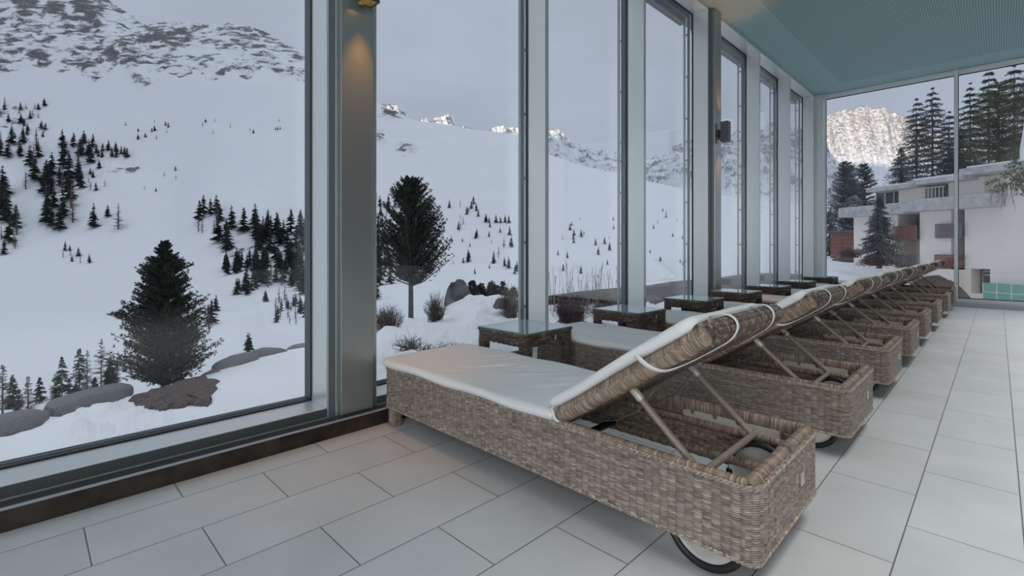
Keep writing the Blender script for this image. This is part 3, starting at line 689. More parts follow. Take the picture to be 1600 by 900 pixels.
# ================================================================== side tables
def make_table():
    t = empty('side_table', (0, 0, 0)); S, Hh = .45, .468
    m = MB()
    p, nr = rrect_path(0.003, S - .003, .003, S - .003, .012, 4)
    m.weave(p + [0, 0, Hh - .078], nr, (0, 0, 1), .078, row=.0044, stake=.024, amp=.003, closed=True)
    p2, n2 = rrect_path(.026, S - .026, .026, S - .026, .006, 3)
    m.weave(p2[::-1] + [0, 0, Hh - .078], -n2[::-1], (0, 0, 1), .07, row=.0078, amp=.002)
    # top border
    for k_, (a, b, n_) in enumerate((((0, 0), (S, 0), (0, 1)), ((S, 0), (S, S), (-1, 0)), ((S, S), (0, S), (0, -1)), ((0, S), (0, 0), (1, 0)))):
        m.weave([(a[0], a[1], Hh), (b[0], b[1], Hh)], [(0, 0, 1)] * 2, (n_[0], n_[1], 0), .026, row=.005, stake=.02, amp=.0024, flip=False)
    m.build('woven_top_frame', M['rattan_dark'], t)
    for x in (0.003, S - .058):
        for y in (0.003, S - .058):
            m = MB(); p3, n3 = rrect_path(x, x + .055, y, y + .055, .008, 3)
            m.weave(p3, n3, (0, 0, 1), Hh - .078, row=.0046, stake=.022, amp=.0025, closed=True)
            m.box(x + .004, x + .051, y + .004, y + .051, 0, Hh - .07)
            m.build('leg', M['rattan_dark'], t)
    m = MB().box(.004, S - .004, .004, S - .004, Hh + .004, Hh + .012)
    gl = m.build('glass_top', M['table_glass'], t, smooth=False)
    m = MB(); e1, e2 = .0035, S - .0035
    for q in ((e1 - .001, e1, e1, e2), (e2, e2 + .001, e1, e2)): m.box(q[0], q[1], q[2], q[3], Hh + .004, Hh + .012)
    for q in ((e1, e2, e1 - .001, e1), (e1, e2, e2, e2 + .001)): m.box(q[0], q[1], q[2], q[3], Hh + .004, Hh + .012)
    m.build('glass_edge', M['glass_edge'], gl, smooth=False)
    m = MB().box(S + .003, S + .006, .26, .275, Hh - .055, Hh - .025); m.build('metal_tag', M['tag'], t, smooth=False)
    return t
TY = [2.155, 3.465, 4.725, 5.89, 7.06, 8.36, 9.87]
tw = ['between the first and second loungers', 'between the second and third loungers', 'between the third and fourth loungers', 'between the fourth and fifth loungers',
      'between the fifth and sixth loungers', 'between the sixth and seventh loungers', 'between the two farthest loungers']
tb = make_table()
for i, y in enumerate(TY):
    o = tb if i == 0 else copy_tree(tb)
    o.location = (-2.475, y, 0)
    tag(o, 'dark woven side table with a glass top standing ' + tw[i], 'side table', 'glass-topped side tables between the loungers')

#@@OUTSIDE@@
# ================================================================== terrain: valley floor, slopes, ridge
def dnear(u):
    f = fvec(u); c = []
    if f[0] < 0: c.append(-2.98 / f[0])
    if f[1] > 0: c.append(11.6 / f[1])
    return min(c)
def vz(u, z, D): return HY - (z - CAMZ) * FPX / D
# column: list of (v, D); first entries near the building given as heights
def col(u, zn, near, far): 
    d0 = dnear(u); return [(vz(u, zn, d0 * .7), d0 * .7), (vz(u, zn, d0), d0)] + [(vz(u, z, D), D) for z, D in near] + far
COLS = [
 (-900, col(-900, -.45, [(-.9, 5.0), (-1.6, 6.6), (-2.0, 7.4)], [(648, 36), (600, 75), (540, 130), (480, 230), (430, 320), (386, 380), (300, 460), (200, 540), (100, 610), (0, 680), (-90, 740)])),
 (0,    col(0, -.45, [(-.9, 4.2), (-1.60, 6.7), (-2.1, 7.6)], [(648, 36), (600, 75), (540, 130), (480, 230), (430, 320), (386, 380), (300, 460), (200, 540), (100, 610), (0, 680), (-75, 740)])),
 (120,  col(120, -.45, [(-.85, 4.6), (-1.60, 7.6), (-2.1, 8.6)], [(625, 42), (590, 75), (535, 125), (475, 215), (428, 310), (386, 375), (300, 460), (200, 545), (100, 620), (20, 685), (-38, 735)])),
 (235,  col(235, -.45, [(-.9, 5.2), (-1.62, 8.6), (-2.1, 9.8)], [(600, 48), (570, 75), (520, 120), (470, 200), (425, 300), (386, 365), (300, 460), (200, 550), (110, 620), (65, 670), (37, 715)])),
 (350,  col(350, -.42, [(-.9, 5.8), (-1.55, 10.3), (-2.1, 11.8)], [(562, 55), (535, 80), (495, 130), (450, 205), (410, 280), (370, 335), (290, 430), (200, 530), (120, 610), (70, 665), (34, 715)])),
 (480,  col(480, -.38, [(-.8, 7.0), (-1.50, 12.2), (-2.1, 14.0)], [(530, 60), (505, 85), (470, 135), (440, 200), (405, 265), (365, 325), (290, 415), (215, 510), (150, 590), (115, 650), (89, 700)])),
 (600,  col(600, -.10, [(-.02, 4.6), (-.28, 8.5), (-1.2, 12)], [(500, 45), (480, 75), (450, 125), (425, 185), (390, 250), (350, 320), (300, 400), (250, 480), (210, 560), (185, 620), (163, 690)])),
 (650,  col(650, -.08, [(.0, 4.8), (-.34, 8.8), (-1.2, 12)], [(490, 45), (470, 75), (445, 125), (418, 185), (385, 250), (348, 320), (302, 400), (258, 480), (222, 560), (202, 620), (187, 690)])),
 (700,  col(700, -.05, [(.02, 5.2), (-.02, 8.2), (-.9, 11)], [(490, 40), (465, 75), (440, 125), (415, 180), (382, 245), (345, 315), (300, 395), (260, 475), (226, 550), (208, 610), (195, 680)])),
 (745,  col(745, -.05, [(.12, 5.6), (.18, 8.0), (-.6, 11)], [(485, 40), (460, 75), (436, 125), (410, 180), (378, 245), (342, 315), (300, 390), (262, 465), (232, 540), (214, 600), (203, 670)])),
 (810,  col(810, -.10, [(.08, 6.0), (.0, 8.5), (-.5, 13)], [(480, 40), (458, 75), (432, 125), (405, 180), (375, 245), (340, 310), (302, 380), (268, 450), (242, 520), (226, 580), (214, 640)])),
 (860,  col(860, -.12, [(-.10, 6.5), (-.30, 10), (-.6, 15)], [(468, 40), (450, 75), (428, 125), (402, 180), (374, 240), (344, 300), (312, 360), (286, 420), (266, 480), (252, 530), (242, 590)])),
 (960,  col(960, -.15, [(-.2, 7.5), (-.35, 12), (-.5, 18)], [(455, 40), (442, 75), (422, 120), (400, 175), (376, 230), (350, 290), (325, 340), (306, 390), (292, 440), (281, 480), (272, 530)])),
 (1075, col(1075, -.2, [(-.25, 10), (-.35, 15), (-.45, 22)], [(446, 40), (436, 70), (420, 110), (400, 160), (380, 215), (360, 270), (340, 320), (325, 365), (312, 410), (302, 450), (294, 490)])),
 (1170, col(1170, -.25, [(-.3, 13), (-.38, 18), (-.5, 26)], [(440, 42), (430, 70), (416, 105), (400, 150), (384, 200), (370, 250), (355, 300), (342, 340), (332, 380), (324, 420), (318, 460)])),
 (1290, col(1290, -1.2, [(-1.3, 16), (-1.42, 22), (-1.33, 33)], [(420, 42), (405, 55), (398, 80), (388, 120), (378, 170), (368, 230), (356, 290), (344, 350), (334, 400), (328, 440), (322, 480)])),
 (1400, col(1400, -1.2, [(-1.5, 16), (-1.86, 26), (-1.83, 38)], [(415, 48), (402, 62), (396, 85), (386, 120), (374, 170), (360, 230), (345, 290), (330, 350), (318, 400), (308, 440), (300, 480)])),
 (1500, col(1500, -1.2, [(-1.7, 18), (-2.5, 28), (-2.94, 38)], [(460, 46), (452, 60), (430, 80), (400, 110), (370, 150), (345, 200), (325, 250), (310, 300), (300, 350), (292, 400), (286, 440)])),
 (1640, col(1640, -1.2, [(-1.7, 18), (-2.5, 28), (-2.94, 36)], [(462, 46), (452, 60), (430, 80), (400, 110), (370, 150), (345, 200), (325, 250), (310, 300), (300, 350), (292, 400), (286, 440)])),
 (2600, col(2600, -1.2, [(-1.7, 18), (-2.5, 28), (-2.94, 36)], [(462, 46), (452, 60), (430, 80), (400, 110), (370, 150), (345, 200), (325, 250), (310, 300), (300, 350), (292, 400), (286, 440)])),
]
def smooth_interp(x, xs, Y):
    """monotone-ish cubic along axis 0"""
    xs = np.array(xs, float); Y = np.array(Y, float)
    m = np.zeros_like(Y); d = np.diff(Y, axis=0) / np.diff(xs)[:, None]
    m[0] = d[0]; m[-1] = d[-1]
    s_ = np.sign(d[:-1]) * np.sign(d[1:])
    m[1:-1] = np.where(s_ > 0, 2 * d[:-1] * d[1:] / (d[:-1] + d[1:] + 1e-12), 0)
    i = np.clip(np.searchsorted(xs, x) - 1, 0, len(xs) - 2); h = (xs[i + 1] - xs[i])[:, None]; t = ((x - xs[i])[:, None]) / h
    return (2 * t ** 3 - 3 * t ** 2 + 1) * Y[i] + (t ** 3 - 2 * t ** 2 + t) * h * m[i] + (-2 * t ** 3 + 3 * t ** 2) * Y[i + 1] + (t ** 3 - t ** 2) * h * m[i + 1]
cu_ = [c[0] for c in COLS]; KN = len(COLS[0][1])
CZ = np.array([[(CAMZ - (v - HY) / FPX * D) for v, D in c[1]] for c in COLS]); CD = np.array([[math.log(D) for v, D in c[1]] for c in COLS])
us = np.unique(np.concatenate([np.linspace(-900, 0, 90), np.linspace(0, 1300, 780), np.linspace(1300, 1700, 120), np.linspace(1700, 2600, 60)]))
zc = smooth_interp(us, cu_, CZ); dc = smooth_interp(us, cu_, CD)
tk = np.arange(KN); ts = np.unique(np.concatenate([np.linspace(0, 5, 110), np.linspace(5, 13, 190), np.linspace(13, KN - 1, 90)]))
ZZ = smooth_interp(ts, tk, zc.T).T; DD = np.exp(smooth_interp(ts, tk, dc.T).T)
fx = np.array([fvec(u) for u in us]); XX = fx[:, :1] * DD; YY = fx[:, 1:] * DD
VV = HY - (ZZ - CAMZ) * FPX / DD; UU = np.repeat(us[:, None], len(ts), 1)
SKX = [-900, 0, 60, 150, 186, 215, 235, 255, 285, 310, 330, 350, 365, 385, 410, 440, 480, 560, 700]
SKB = [130, 118, 100, 118, 92, 128, 132, 112, 118, 104, 112, 122, 112, 122, 100, 118, 112, 120, 120]
vb = np.interp(UU, SKX, SKB) + 16 * fbm(UU / 30, VV / 60, 8.8, 3)
rock = 0.60 * np.clip((vb - VV) / 26, -1, 1) ; rock = np.where(UU < 540, rock, -1) + np.where((UU > 480) & (UU < 560), 0, 0)
rock = np.where(VV < vb, 0.475 + 0.04 * np.clip((vb - VV) / 60, 0, 1) + .16 * fbm(UU / 45, VV / 30, 3.3, 3), 0.475 - (VV - vb) / 45)
rock = np.where(UU > 540, -0.2, rock)
def blob(u0, v0, a, b, amp): return amp * np.exp(-((UU - u0) / a) ** 2 - ((VV - v0) / b) ** 2)
rock = np.maximum(rock, -0.3)
rock = np.maximum(rock, blob(20, 185, 55, 34, .54) - .02)
rock = np.maximum(rock, blob(62, 88, 45, 26, .60)); rock = np.maximum(rock, blob(15, 108, 30, 12, .55))
rock = np.maximum(rock, blob(225, 130, 26, 12, .56)); rock = np.maximum(rock, blob(25, 230, 60, 22, .50))
rock = np.maximum(rock, blob(615, 178, 36, 22, .56)); rock = np.maximum(rock, blob(636, 232, 24, 20, .62)); rock = np.maximum(rock, blob(592, 212, 16, 26, .56))
rock = np.maximum(rock, blob(650, 430, 60, 60, .40)); rock = np.maximum(rock, blob(380, 395, 90, 30, .445)); rock = np.maximum(rock, blob(180, 265, 120, 30, .43))
rock = np.where(DD < 30, -1, rock)
rr_ = np.clip((rock - .30) / .15, 0, 1)
S_ = np.clip((DD - 40) / 300, 0, 1)
ZZ = ZZ + S_ * 7 * fbm(XX / 60, YY / 60, 1.0, 4) + rr_ * S_ * 22 * (ridged(XX / 55 + ZZ / 60, YY / 55 + ZZ / 90, 5) - .45)
near_ = np.clip((16 - DD) / 6, 0, 1)
bank = np.clip((UU - 540) / 60, 0, 1) * np.clip((1300 - UU) / 100, 0, 1)
ZZ = ZZ + near_ * (.05 + .09 * bank) * fbm(XX / .9, YY / .9, 4.0, 4) + near_ * .06 * bank * fbm(XX / .33, YY / .33, 2.0, 5) * 2.2
foot = near_ * np.exp(-((VV - 672) / 42) ** 2) * np.clip((UU - 60) / 60, 0, 1) * (UU < 500)
ZZ = ZZ + foot * .30 * fbm(XX / .42, YY / .42, 6.0, 5)
bnk = MB(); bnk.grid(np.stack([XX, YY, ZZ], -1), UV=np.stack([UU, VV], -1) / 100, att=rock)
# split between near garden snow and far slope, one continuous ground
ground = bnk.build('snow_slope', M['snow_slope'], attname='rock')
tag(ground, 'snow-covered ground falling to the valley and rising to the rocky ridge', 'snow slope', kind='structure')
me = ground.data
fa_ = me.attributes.new('near_lit', 'FLOAT', 'POINT'); fa_.data.foreach_set('value', np.clip((30 - DD) / 15, 0, 1).ravel())  # weight of the painted brightening on the near snow
vco = np.empty(len(me.vertices) * 3); me.vertices.foreach_get('co', vco); vco = vco.reshape(-1, 3)
polys = [tuple(p.vertices) for p in me.polygons]
bvh = BVHTree.FromPolygons([Vector(v) for v in vco], polys)
camp = Vector((0, 0, CAMZ))
def ground_px(u, v):
    d = (at(u, v, 1.0) - camp).normalized(); start = camp + d * (dnear(u) + .1) * 1.0
    r = bvh.ray_cast(start, d, 5000); return r[0]
def ground_z(x, y):
    r = bvh.ray_cast(Vector((x, y, 2000)), Vector((0, 0, -1)), 6000); return r[0].z if r[0] else 0.0

# far massifs, each its own heightfield
def massif(name, skyline, D0, D1, vbase, label, seed, rockw=.46, amp=55, nu=420, nr=110, m_='snow_haze_peak', rk0=.25, fu=26.0, hx=2.0):
    xs = [p[0] for p in skyline]; vs = [p[1] for p in skyline]
    u = np.linspace(xs[0], xs[-1], nu); sky = np.interp(u, xs, vs)
    t = np.linspace(0, 1, nr)[None]; U = np.repeat(u[:, None], nr, 1)
    D = D0 + (D1 - D0) * t ** 1.1 + 0 * U
    V = vbase + (sky[:, None] - vbase) * t ** 0.9
    f = np.array([fvec(a) for a in u]); X = f[:, :1] * D; Y = f[:, 1:] * D; Z = CAMZ - (V - HY) / FPX * D
    n = ridged(U / fu + seed + 1.2 * t, t * 2.2 + seed * 2 + U / 30, 7, .62) - .45
    n2 = fbm(U / 6 + seed, t * 12, seed, 4)
    env = np.clip(t * 2.2, 0, 1)
    Z = Z + env * amp * (n * .8 * (1 - .93 * t ** 3) + n2 * .12)
    X = X - f[:, :1] * env * amp * hx * n; Y = Y - f[:, 1:] * env * amp * hx * n
    rk = rockw + .10 * n - .02 + .05 * np.clip((t - .35) * 2, -1, 1) + 0 * U
    rk = np.where(t < rk0, rk - .30 * (1 - t / rk0), rk)
    # back side so that it has thickness
    tb_ = np.linspace(0, 1, 10)[None, 1:]
    Db = D1 + (D1 - D0) * .8 * tb_; Xb = f[:, :1] * Db; Yb = f[:, 1:] * Db; Zb = Z[:, -1:] * (1 - tb_) + (-50) * tb_
    m = MB(); P = np.concatenate([np.stack([X, Y, Z], -1), np.stack([Xb, Yb, Zb], -1)], 1)
    m.grid(P, att=np.concatenate([rk, np.full(Xb.shape, .3)], 1))
    o_ = m.build(name, M[m_], attname='rock'); o_['category'] = 'mountain'
    tag(o_, label, 'mountain', kind='structure'); return o_
massif('mountain', [(560, 215), (590, 165), (608, 163), (628, 170), (645, 188), (662, 188), (680, 183), (700, 180), (712, 186), (722, 197), (745, 207), (762, 204), (775, 197), (790, 196), (808, 199), (830, 212), (856, 205), (872, 201), (884, 214), (905, 226), (925, 235), (945, 233), (975, 240), (1010, 244), (1040, 241), (1060, 234)],
       1250, 1750, 330, 'long jagged snowy ridge with sunlit tips behind the near white slope', 3.1, rockw=.42, amp=38, nu=520)
massif('mountain', [(960, 300), (1010, 262), (1040, 240), (1060, 226), (1085, 218), (1120, 212), (1150, 204), (1175, 205), (1210, 196), (1250, 200), (1275, 196), (1300, 240), (1340, 290)],
       1000, 1500, 345, 'pale craggy mountain seen through the farther side windows', 7.7, rockw=.44, amp=40)
massif('mountain', [(1190, 260), (1240, 205), (1270, 190), (1289, 184), (1305, 176), (1318, 171), (1335, 172), (1350, 165), (1366, 169), (1380, 168), (1395, 176), (1408, 180), (1422, 184), (1450, 200), (1500, 230), (1600, 260), (1700, 300)],
       1900, 2800, 345, 'sunlit rocky mountain behind the hotel seen through the end window', 12.3, rockw=.47, amp=50, nu=600, rk0=.6, fu=19.0, hx=.8, nr=200, m_='snow_peak')
# ridge added out of view behind the viewer to cast shadow over the valley
xr = np.linspace(-2600, 2600, 60); tr = np.linspace(-1, 1, 21)
Xr, Tr = np.meshgrid(xr, tr, indexing='ij'); Yr = -1150 + Tr * 450
Zr = (1 - np.abs(Tr)) ** .9 * (560 + 150 * np.clip((Xr + 850) / 150, 0, 1) + 60 * fbm(Xr / 400, Tr * 2, 5.0, 4)) - 30
struct(MB().grid(np.stack([Xr, Yr, Zr], -1), att=np.full(Xr.shape, .35)).build('shadow_ridge', M['snow_slope'], attname='rock'))

# ================================================================== conifers
def needles(rs, base, dirs, n, l, w, spread):
    """n blades from every base point -> verts, tris"""
    N = len(base); b = np.repeat(base, n, 0); d = np.repeat(dirs, n, 0) + rs.normal(0, spread, (N * n, 3)); d /= np.linalg.norm(d, axis=1)[:, None]
    s_ = np.cross(d, rs.normal(0, 1, (N * n, 3))); s_ /= np.linalg.norm(s_, axis=1)[:, None]
    ll = (np.repeat(l, n)[:, None] if np.ndim(l) else l) * rs.uniform(.6, 1.15, (N * n, 1)); V = np.stack([b - s_ * w / 2, b + s_ * w / 2, b + d * ll], 1).reshape(-1, 3)
    return V, np.arange(N * n * 3).reshape(-1, 3)
def conifer(name, loc, h, prof, nb, nt_, nn_, nl, nw, up, z0, seed, fmat, label=None, cat='tree', group=None, trunk_r=.03, spread=.45, wood=True, gap=0.0, lean=0, tuftup=.5, start=.3, blen=1.0, wobl=.035):
    """trunk, branches and needle tufts; prof(t) = crown radius at relative height t"""
    rs = np.random.RandomState(seed)
    t = rs.uniform(0, 1, nb) ** .9; t = np.sort(t); az = rs.uniform(0, 2 * PI, nb)
    if gap: t = np.round(t * gap) / gap + rs.normal(0, .004, nb); t = np.clip(t, 0, 1)
    zb = z0 + (h - z0) * t; L = np.array([prof(x) for x in t]) * rs.uniform(.62, 1.12, nb) * blen
    q = np.linspace(start, 1, nt_)
    bx = L[:, None] * q[None]; bz = zb[:, None] + L[:, None] * up * (q[None] ** 1.6) 
    tr_m = MB(); B = []; Dn = []
    for i in range(nb):
        c, s_ = math.cos(az[i]), math.sin(az[i])
        wob = rs.normal(0, wobl * L[i] + .002, nt_)
        x = bx[i] * c - wob * s_; y = bx[i] * s_ + wob * c; z = bz[i] + rs.normal(0, (.02 + wobl * .5) * L[i], nt_)
        B.append(np.stack([x, y, z], 1)); dd = np.array([c, s_, 0]) * (1 - tuftup) + np.array([0, 0, tuftup]) + np.array([0, 0, up * .5]); Dn.append(np.repeat(dd[None], nt_, 0) + rs.normal(0, .25, (nt_, 3)))
        if wood and L[i] > .1 * h * .3:
            tr_m.tube([(0, 0, zb[i]), (x[0], y[0], bz[i][0]), (x[-1], y[-1], z[-1])], [trunk_r * .28, trunk_r * .2, trunk_r * .06], 4, caps=False)
    B = np.concatenate(B); Dn = np.concatenate(Dn); Dn /= np.linalg.norm(Dn, axis=1)[:, None]
    root = empty(name, loc) if label or group else empty(name, loc)
    tr_m.tube([(0, 0, -.25 * min(1, h / 4)), (0, 0, h * .5), (0, 0, h * .97)], [trunk_r, trunk_r * .7, trunk_r * .1], 8)
    tr_m.build('trunk', M['bark'], root)
    V, T = needles(rs, B, Dn, nn_, nl * (.42 + .58 * np.repeat(np.clip(L / L.max() * 1.5, 0, 1), nt_)), nw, spread)
    MB().add(V, T).build('foliage', fmat, root, smooth=False)
    if label: tag(root, label, cat, group)
    return root
# big stone pine by the granite edging
p = ground_px(258, 606); D1_ = 9.3; p1 = at(258, 612, D1_); p1.z = ground_z(p1.x, p1.y)
hT = CAMZ - (378 - HY) / FPX * D1_ - p1.z
conifer('stone_pine', p1, hT, lambda t: max(.07, 1.0 * (1 - t) ** .66 * (0.94 + .12 * math.sin(t * 19)) * (0.72 + .28 * min(1, t / .14))), 640, 16, 12, .062, .0135, .46, .04 * hT, 5, M['needle'],
        'large dark stone pine growing at the granite edging outside the nearest pane', 'tree', trunk_r=.075, spread=.85, tuftup=.42, start=.25, wobl=.05)
# umbrella-shaped pine on a bare trunk
D2_ = 9.5; p2_ = at(642, 500, D2_); p2_.z = ground_z(p2_.x, p2_.y)
hU = CAMZ - (281 - HY) / FPX * D2_ - p2_.z
def prof2(t): return .80 * (1 - t) ** .45 * (.72 + .28 * math.cos(t * 1.2)) * (1.0 if t > .06 else .95) if t < .98 else .12
conifer('stone_pine', p2_, hU, prof2, 460, 15, 11, .058, .0125, .75, .27 * hU, 15, M['needle'],
        'young pine with bare lower trunk standing behind the snow bank', 'tree', trunk_r=.055, spread=.8, tuftup=.8, start=.3, wobl=.045)
print('pines', p1, hT, p2_, hU)

# small conifer kinds for the slopes (unit height)
def low_tree(seed, thin, m_, bark):
    rs = np.random.RandomState(seed); nb = 90 if not thin else 70
    t = rs.uniform(0, 1, nb); az = rs.uniform(0, 2 * PI, nb); L = ((.20 if not thin else .15) * (1 - t) ** .8 + .015) * rs.uniform(.6, 1.1, nb); zb = .10 + .88 * t
    b = np.stack([0 * t, 0 * t, zb], 1); tip = np.stack([L * np.cos(az), L * np.sin(az), zb - L * (.45 if not thin else -.2)], 1)
    w = (.030 if not thin else .009) * (1.1 - t * .6); up_ = np.array([[0, 0, 1.0]])
    V = np.stack([b + up_ * w[:, None], b - up_ * w[:, None] * 1.4, tip], 1).reshape(-1, 3)
    s_ = np.stack([-np.sin(az), np.cos(az), 0 * az], 1); mid = (b * .35 + tip * .65)
    V2 = np.stack([b, mid + s_ * w[:, None] * 1.7, tip, mid - s_ * w[:, None] * 1.7], 1).reshape(-1, 3)
    m = MB(); m.add(V, np.arange(nb * 3).reshape(-1, 3)); m.add(V2, np.arange(nb * 4).reshape(-1, 4))
    m.tube([(0, 0, -.06), (0, 0, .5), (0, 0, 1)], [.016, .012, .002], 5, m=1)
    o_ = m.build('conifer', [m_, bark], smooth=False); return o_
kinds = [low_tree(s_, False, M['needle'], M['bark']) for s_ in (1, 2, 3, 4)] + [low_tree(s_, True, M['bark_far'], M['bark_far']) for s_ in (5, 6)]
G = {  # region: label, list of (u0, v0, u1, v1, count, hmin, hmax, larch share)
 'left': ('dark conifer in the wood on the left-hand mountainside below the ridge', 'conifers in the wood on the left mountainside',
   [(0, 165, 72, 215, 10, 8, 15, .3), (0, 222, 60, 250, 20, 18, 26, .3), (95, 225, 150, 262, 14, 18, 26, .2), (128, 232, 200, 250, 12, 9, 16, .1), (40, 258, 130, 300, 30, 26, 36, .35), (68, 300, 122, 350, 34, 26, 38, .25), (80, 345, 100, 364, 5, 28, 36, 0), (0, 300, 12, 350, 6, 36, 44, .3), (14, 350, 30, 382, 5, 26, 36, .3)]),
 'meadow': ('small lone conifer on the open snow of the left slope', 'scattered conifers on the open left slope',
   [(144, 352, 150, 356, 1, 34, 36, 0), (154, 345, 158, 350, 1, 30, 34, 0), (166, 338, 170, 342, 1, 18, 22, 0), (181, 358, 185, 362, 1, 36, 40, 1), (190, 185, 300, 220, 9, 5, 9, .5), (300, 180, 440, 215, 9, 4, 7, .5), (130, 262, 165, 300, 6, 9, 14, .3), (0, 372, 30, 400, 9, 14, 24, .4), (85, 385, 140, 415, 9, 8, 14, .5), (200, 240, 300, 330, 4, 5, 8, .5)]),
 'stand': ('dark conifer in the dense stand left of the nearer steel column', 'conifers in the stand left of the steel column',
   [(310, 335, 350, 365, 9, 20, 30, .5), (336, 378, 358, 392, 8, 32, 38, 0), (352, 352, 402, 368, 14, 28, 36, 0), (398, 362, 440, 398, 18, 28, 38, 0), (440, 366, 480, 398, 14, 28, 38, 0), (352, 414, 378, 430, 7, 20, 26, 0), (385, 405, 440, 450, 20, 22, 32, .1), (440, 405, 480, 462, 20, 24, 34, .15), (368, 450, 402, 462, 5, 16, 24, 0), (430, 470, 480, 508, 9, 14, 24, .5), (411, 468, 417, 474, 1, 14, 18, 0)]),
 'foot': ('small conifer at the foot of the slope behind the large stone pine', 'conifers at the slope foot behind the large pine',
   [(336, 484, 342, 490, 1, 22, 26, 0), (325, 505, 338, 520, 3, 30, 38, .4), (370, 546, 392, 554, 4, 18, 30, 0)]),
 'side': ('dark conifer on the slope showing behind the pine with the bare trunk', 'conifers beside the bare-trunked pine',
   [(586, 312, 620, 340, 7, 12, 20, .3), (586, 380, 625, 420, 10, 22, 34, .1), (586, 420, 610, 478, 6, 28, 40, .4), (585, 340, 606, 380, 6, 16, 24, .3)]),
 'right': ('tiny conifer scattered on the white slope right of the steel column', 'scattered conifers on the white slope',
   [(700, 318, 760, 350, 8, 7, 12, .2), (770, 335, 808, 348, 2, 8, 13, 0), (660, 340, 740, 380, 7, 6, 12, .5), (740, 345, 808, 385, 10, 8, 13, .3), (722, 402, 738, 410, 2, 14, 18, 0), (770, 385, 808, 436, 7, 12, 18, .1), (690, 385, 770, 430, 6, 5, 9, .5), (858, 340, 968, 380, 7, 5, 9, .2), (890, 355, 910, 382, 4, 9, 14, .1), (858, 380, 968, 430, 8, 7, 14, .1), (1010, 330, 1072, 370, 7, 5, 8, .3), (1010, 370, 1072, 420, 6, 5, 8, .3)]),
}
rs_ = random.Random(11); allt = []
for key, (lab, grp, regs) in G.items():
    for (u0, v0, u1, v1, n, h0, h1, la) in regs:
        for i in range(int(n * (3.4 if key in ('left', 'stand') else 1.3))):
            u = rs_.uniform(u0, u1); v = rs_.uniform(v0, v1); hp = rs_.uniform(h0, h1)
            allt.append((hp * 1.12, u, v, key, 4 + rs_.randrange(2) if rs_.random() < la else rs_.randrange(4)))
allt.sort(reverse=True)
used = set(); rest = []; spots = []
for i, (hp, u, v, key, kd) in enumerate(allt):
    P_ = ground_px(u, v)
    if P_ is None: continue
    D = P_.x * -math.sin(YAW) + P_.y * math.cos(YAW); h = hp / FPX * D
    wd = .21 * rs_.uniform(1.35, 1.75) * h; crowd = any(math.hypot(a_ - P_.x, b_ - P_.y) < .70 * (wd + w_) for a_, b_, w_ in spots)
    if crowd: continue
    spots.append((P_.x, P_.y, wd))
    if len(spots) <= 296:
        if kd in used: o = kinds[kd].copy(); C.objects.link(o)
        else: o = kinds[kd]; used.add(kd)
        o.location = P_; o.scale = (wd / .21, wd / .21, h); o.rotation_euler = (0, 0, rs_.uniform(0, 6.28))
        tag(o, G[key][0], 'conifer', G[key][1])
    elif len(spots) < 620: rest.append((P_, h, kd))
if rest:
    m = MB()
    for P_, h, kd in rest:
        k_ = kinds[kd].data; n = len(k_.vertices); a = np.empty(n * 3); k_.vertices.foreach_get('co', a); a = a.reshape(-1, 3) * [h * 1.55, h * 1.55, h] + np.array(P_)
        for sz in (3, 4):
            F_ = [tuple(p_.vertices) for p_ in k_.polygons if len(p_.vertices) == sz]
            if F_: m.add(a, F_)
    o = m.build('distant_conifers', M['needle'], smooth=False)
    tag(o, 'tiniest conifers and saplings dotted over the snowy slopes', 'conifers', kind='stuff')
print('slope trees', len(allt), 'rest', len(rest))

# taller conifers standing just below the granite edging
EL = [(4, 640, 70, 1), (20, 648, 62, 0), (44, 650, 62, 1), (62, 650, 60, 0), (86, 650, 66, 1), (97, 646, 88, 0), (118, 640, 40, 0), (124, 640, 96, 0), (136, 632, 84, 1), (148, 630, 40, 0), (158, 622, 92, 1), (172, 610, 48, 0), (108, 642, 50, 1), (30, 655, 48, 1), (182, 604, 40, 1)]
for i, (u, v, hp, kd) in enumerate(EL):
    D = 34 + (i * 7 % 11); P_ = at(u, v, D); h = hp / FPX * D * 1.12; P_.z = CAMZ - (v - hp - HY) / FPX * D - h
    if kd == 0: o = conifer('spruce', P_, h, lambda t, h=h: h * .21 * (1 - t) ** .85 + .02, 150, 8, 7, .22, .04, -.28, .06 * h, 40 + i, M['needle'], trunk_r=.05, spread=.5, tuftup=.0, start=.15, wood=False)
    else: o = conifer('larch', P_, h, lambda t, h=h: h * .17 * (1 - t) ** .8 + .03, 110, 7, 4, .18, .018, .1, .1 * h, 40 + i, M['bark_far'], trunk_r=.06, spread=.6, tuftup=.3, start=.2, wood=True)
    tag(o, 'dark spruce rising just below the granite edging, left of the large pine' if kd == 0 else 'leafless grey larch just below the granite edging, left of the large pine', 'tree',
        'spruces below the granite edging' if kd == 0 else 'larches below the granite edging')

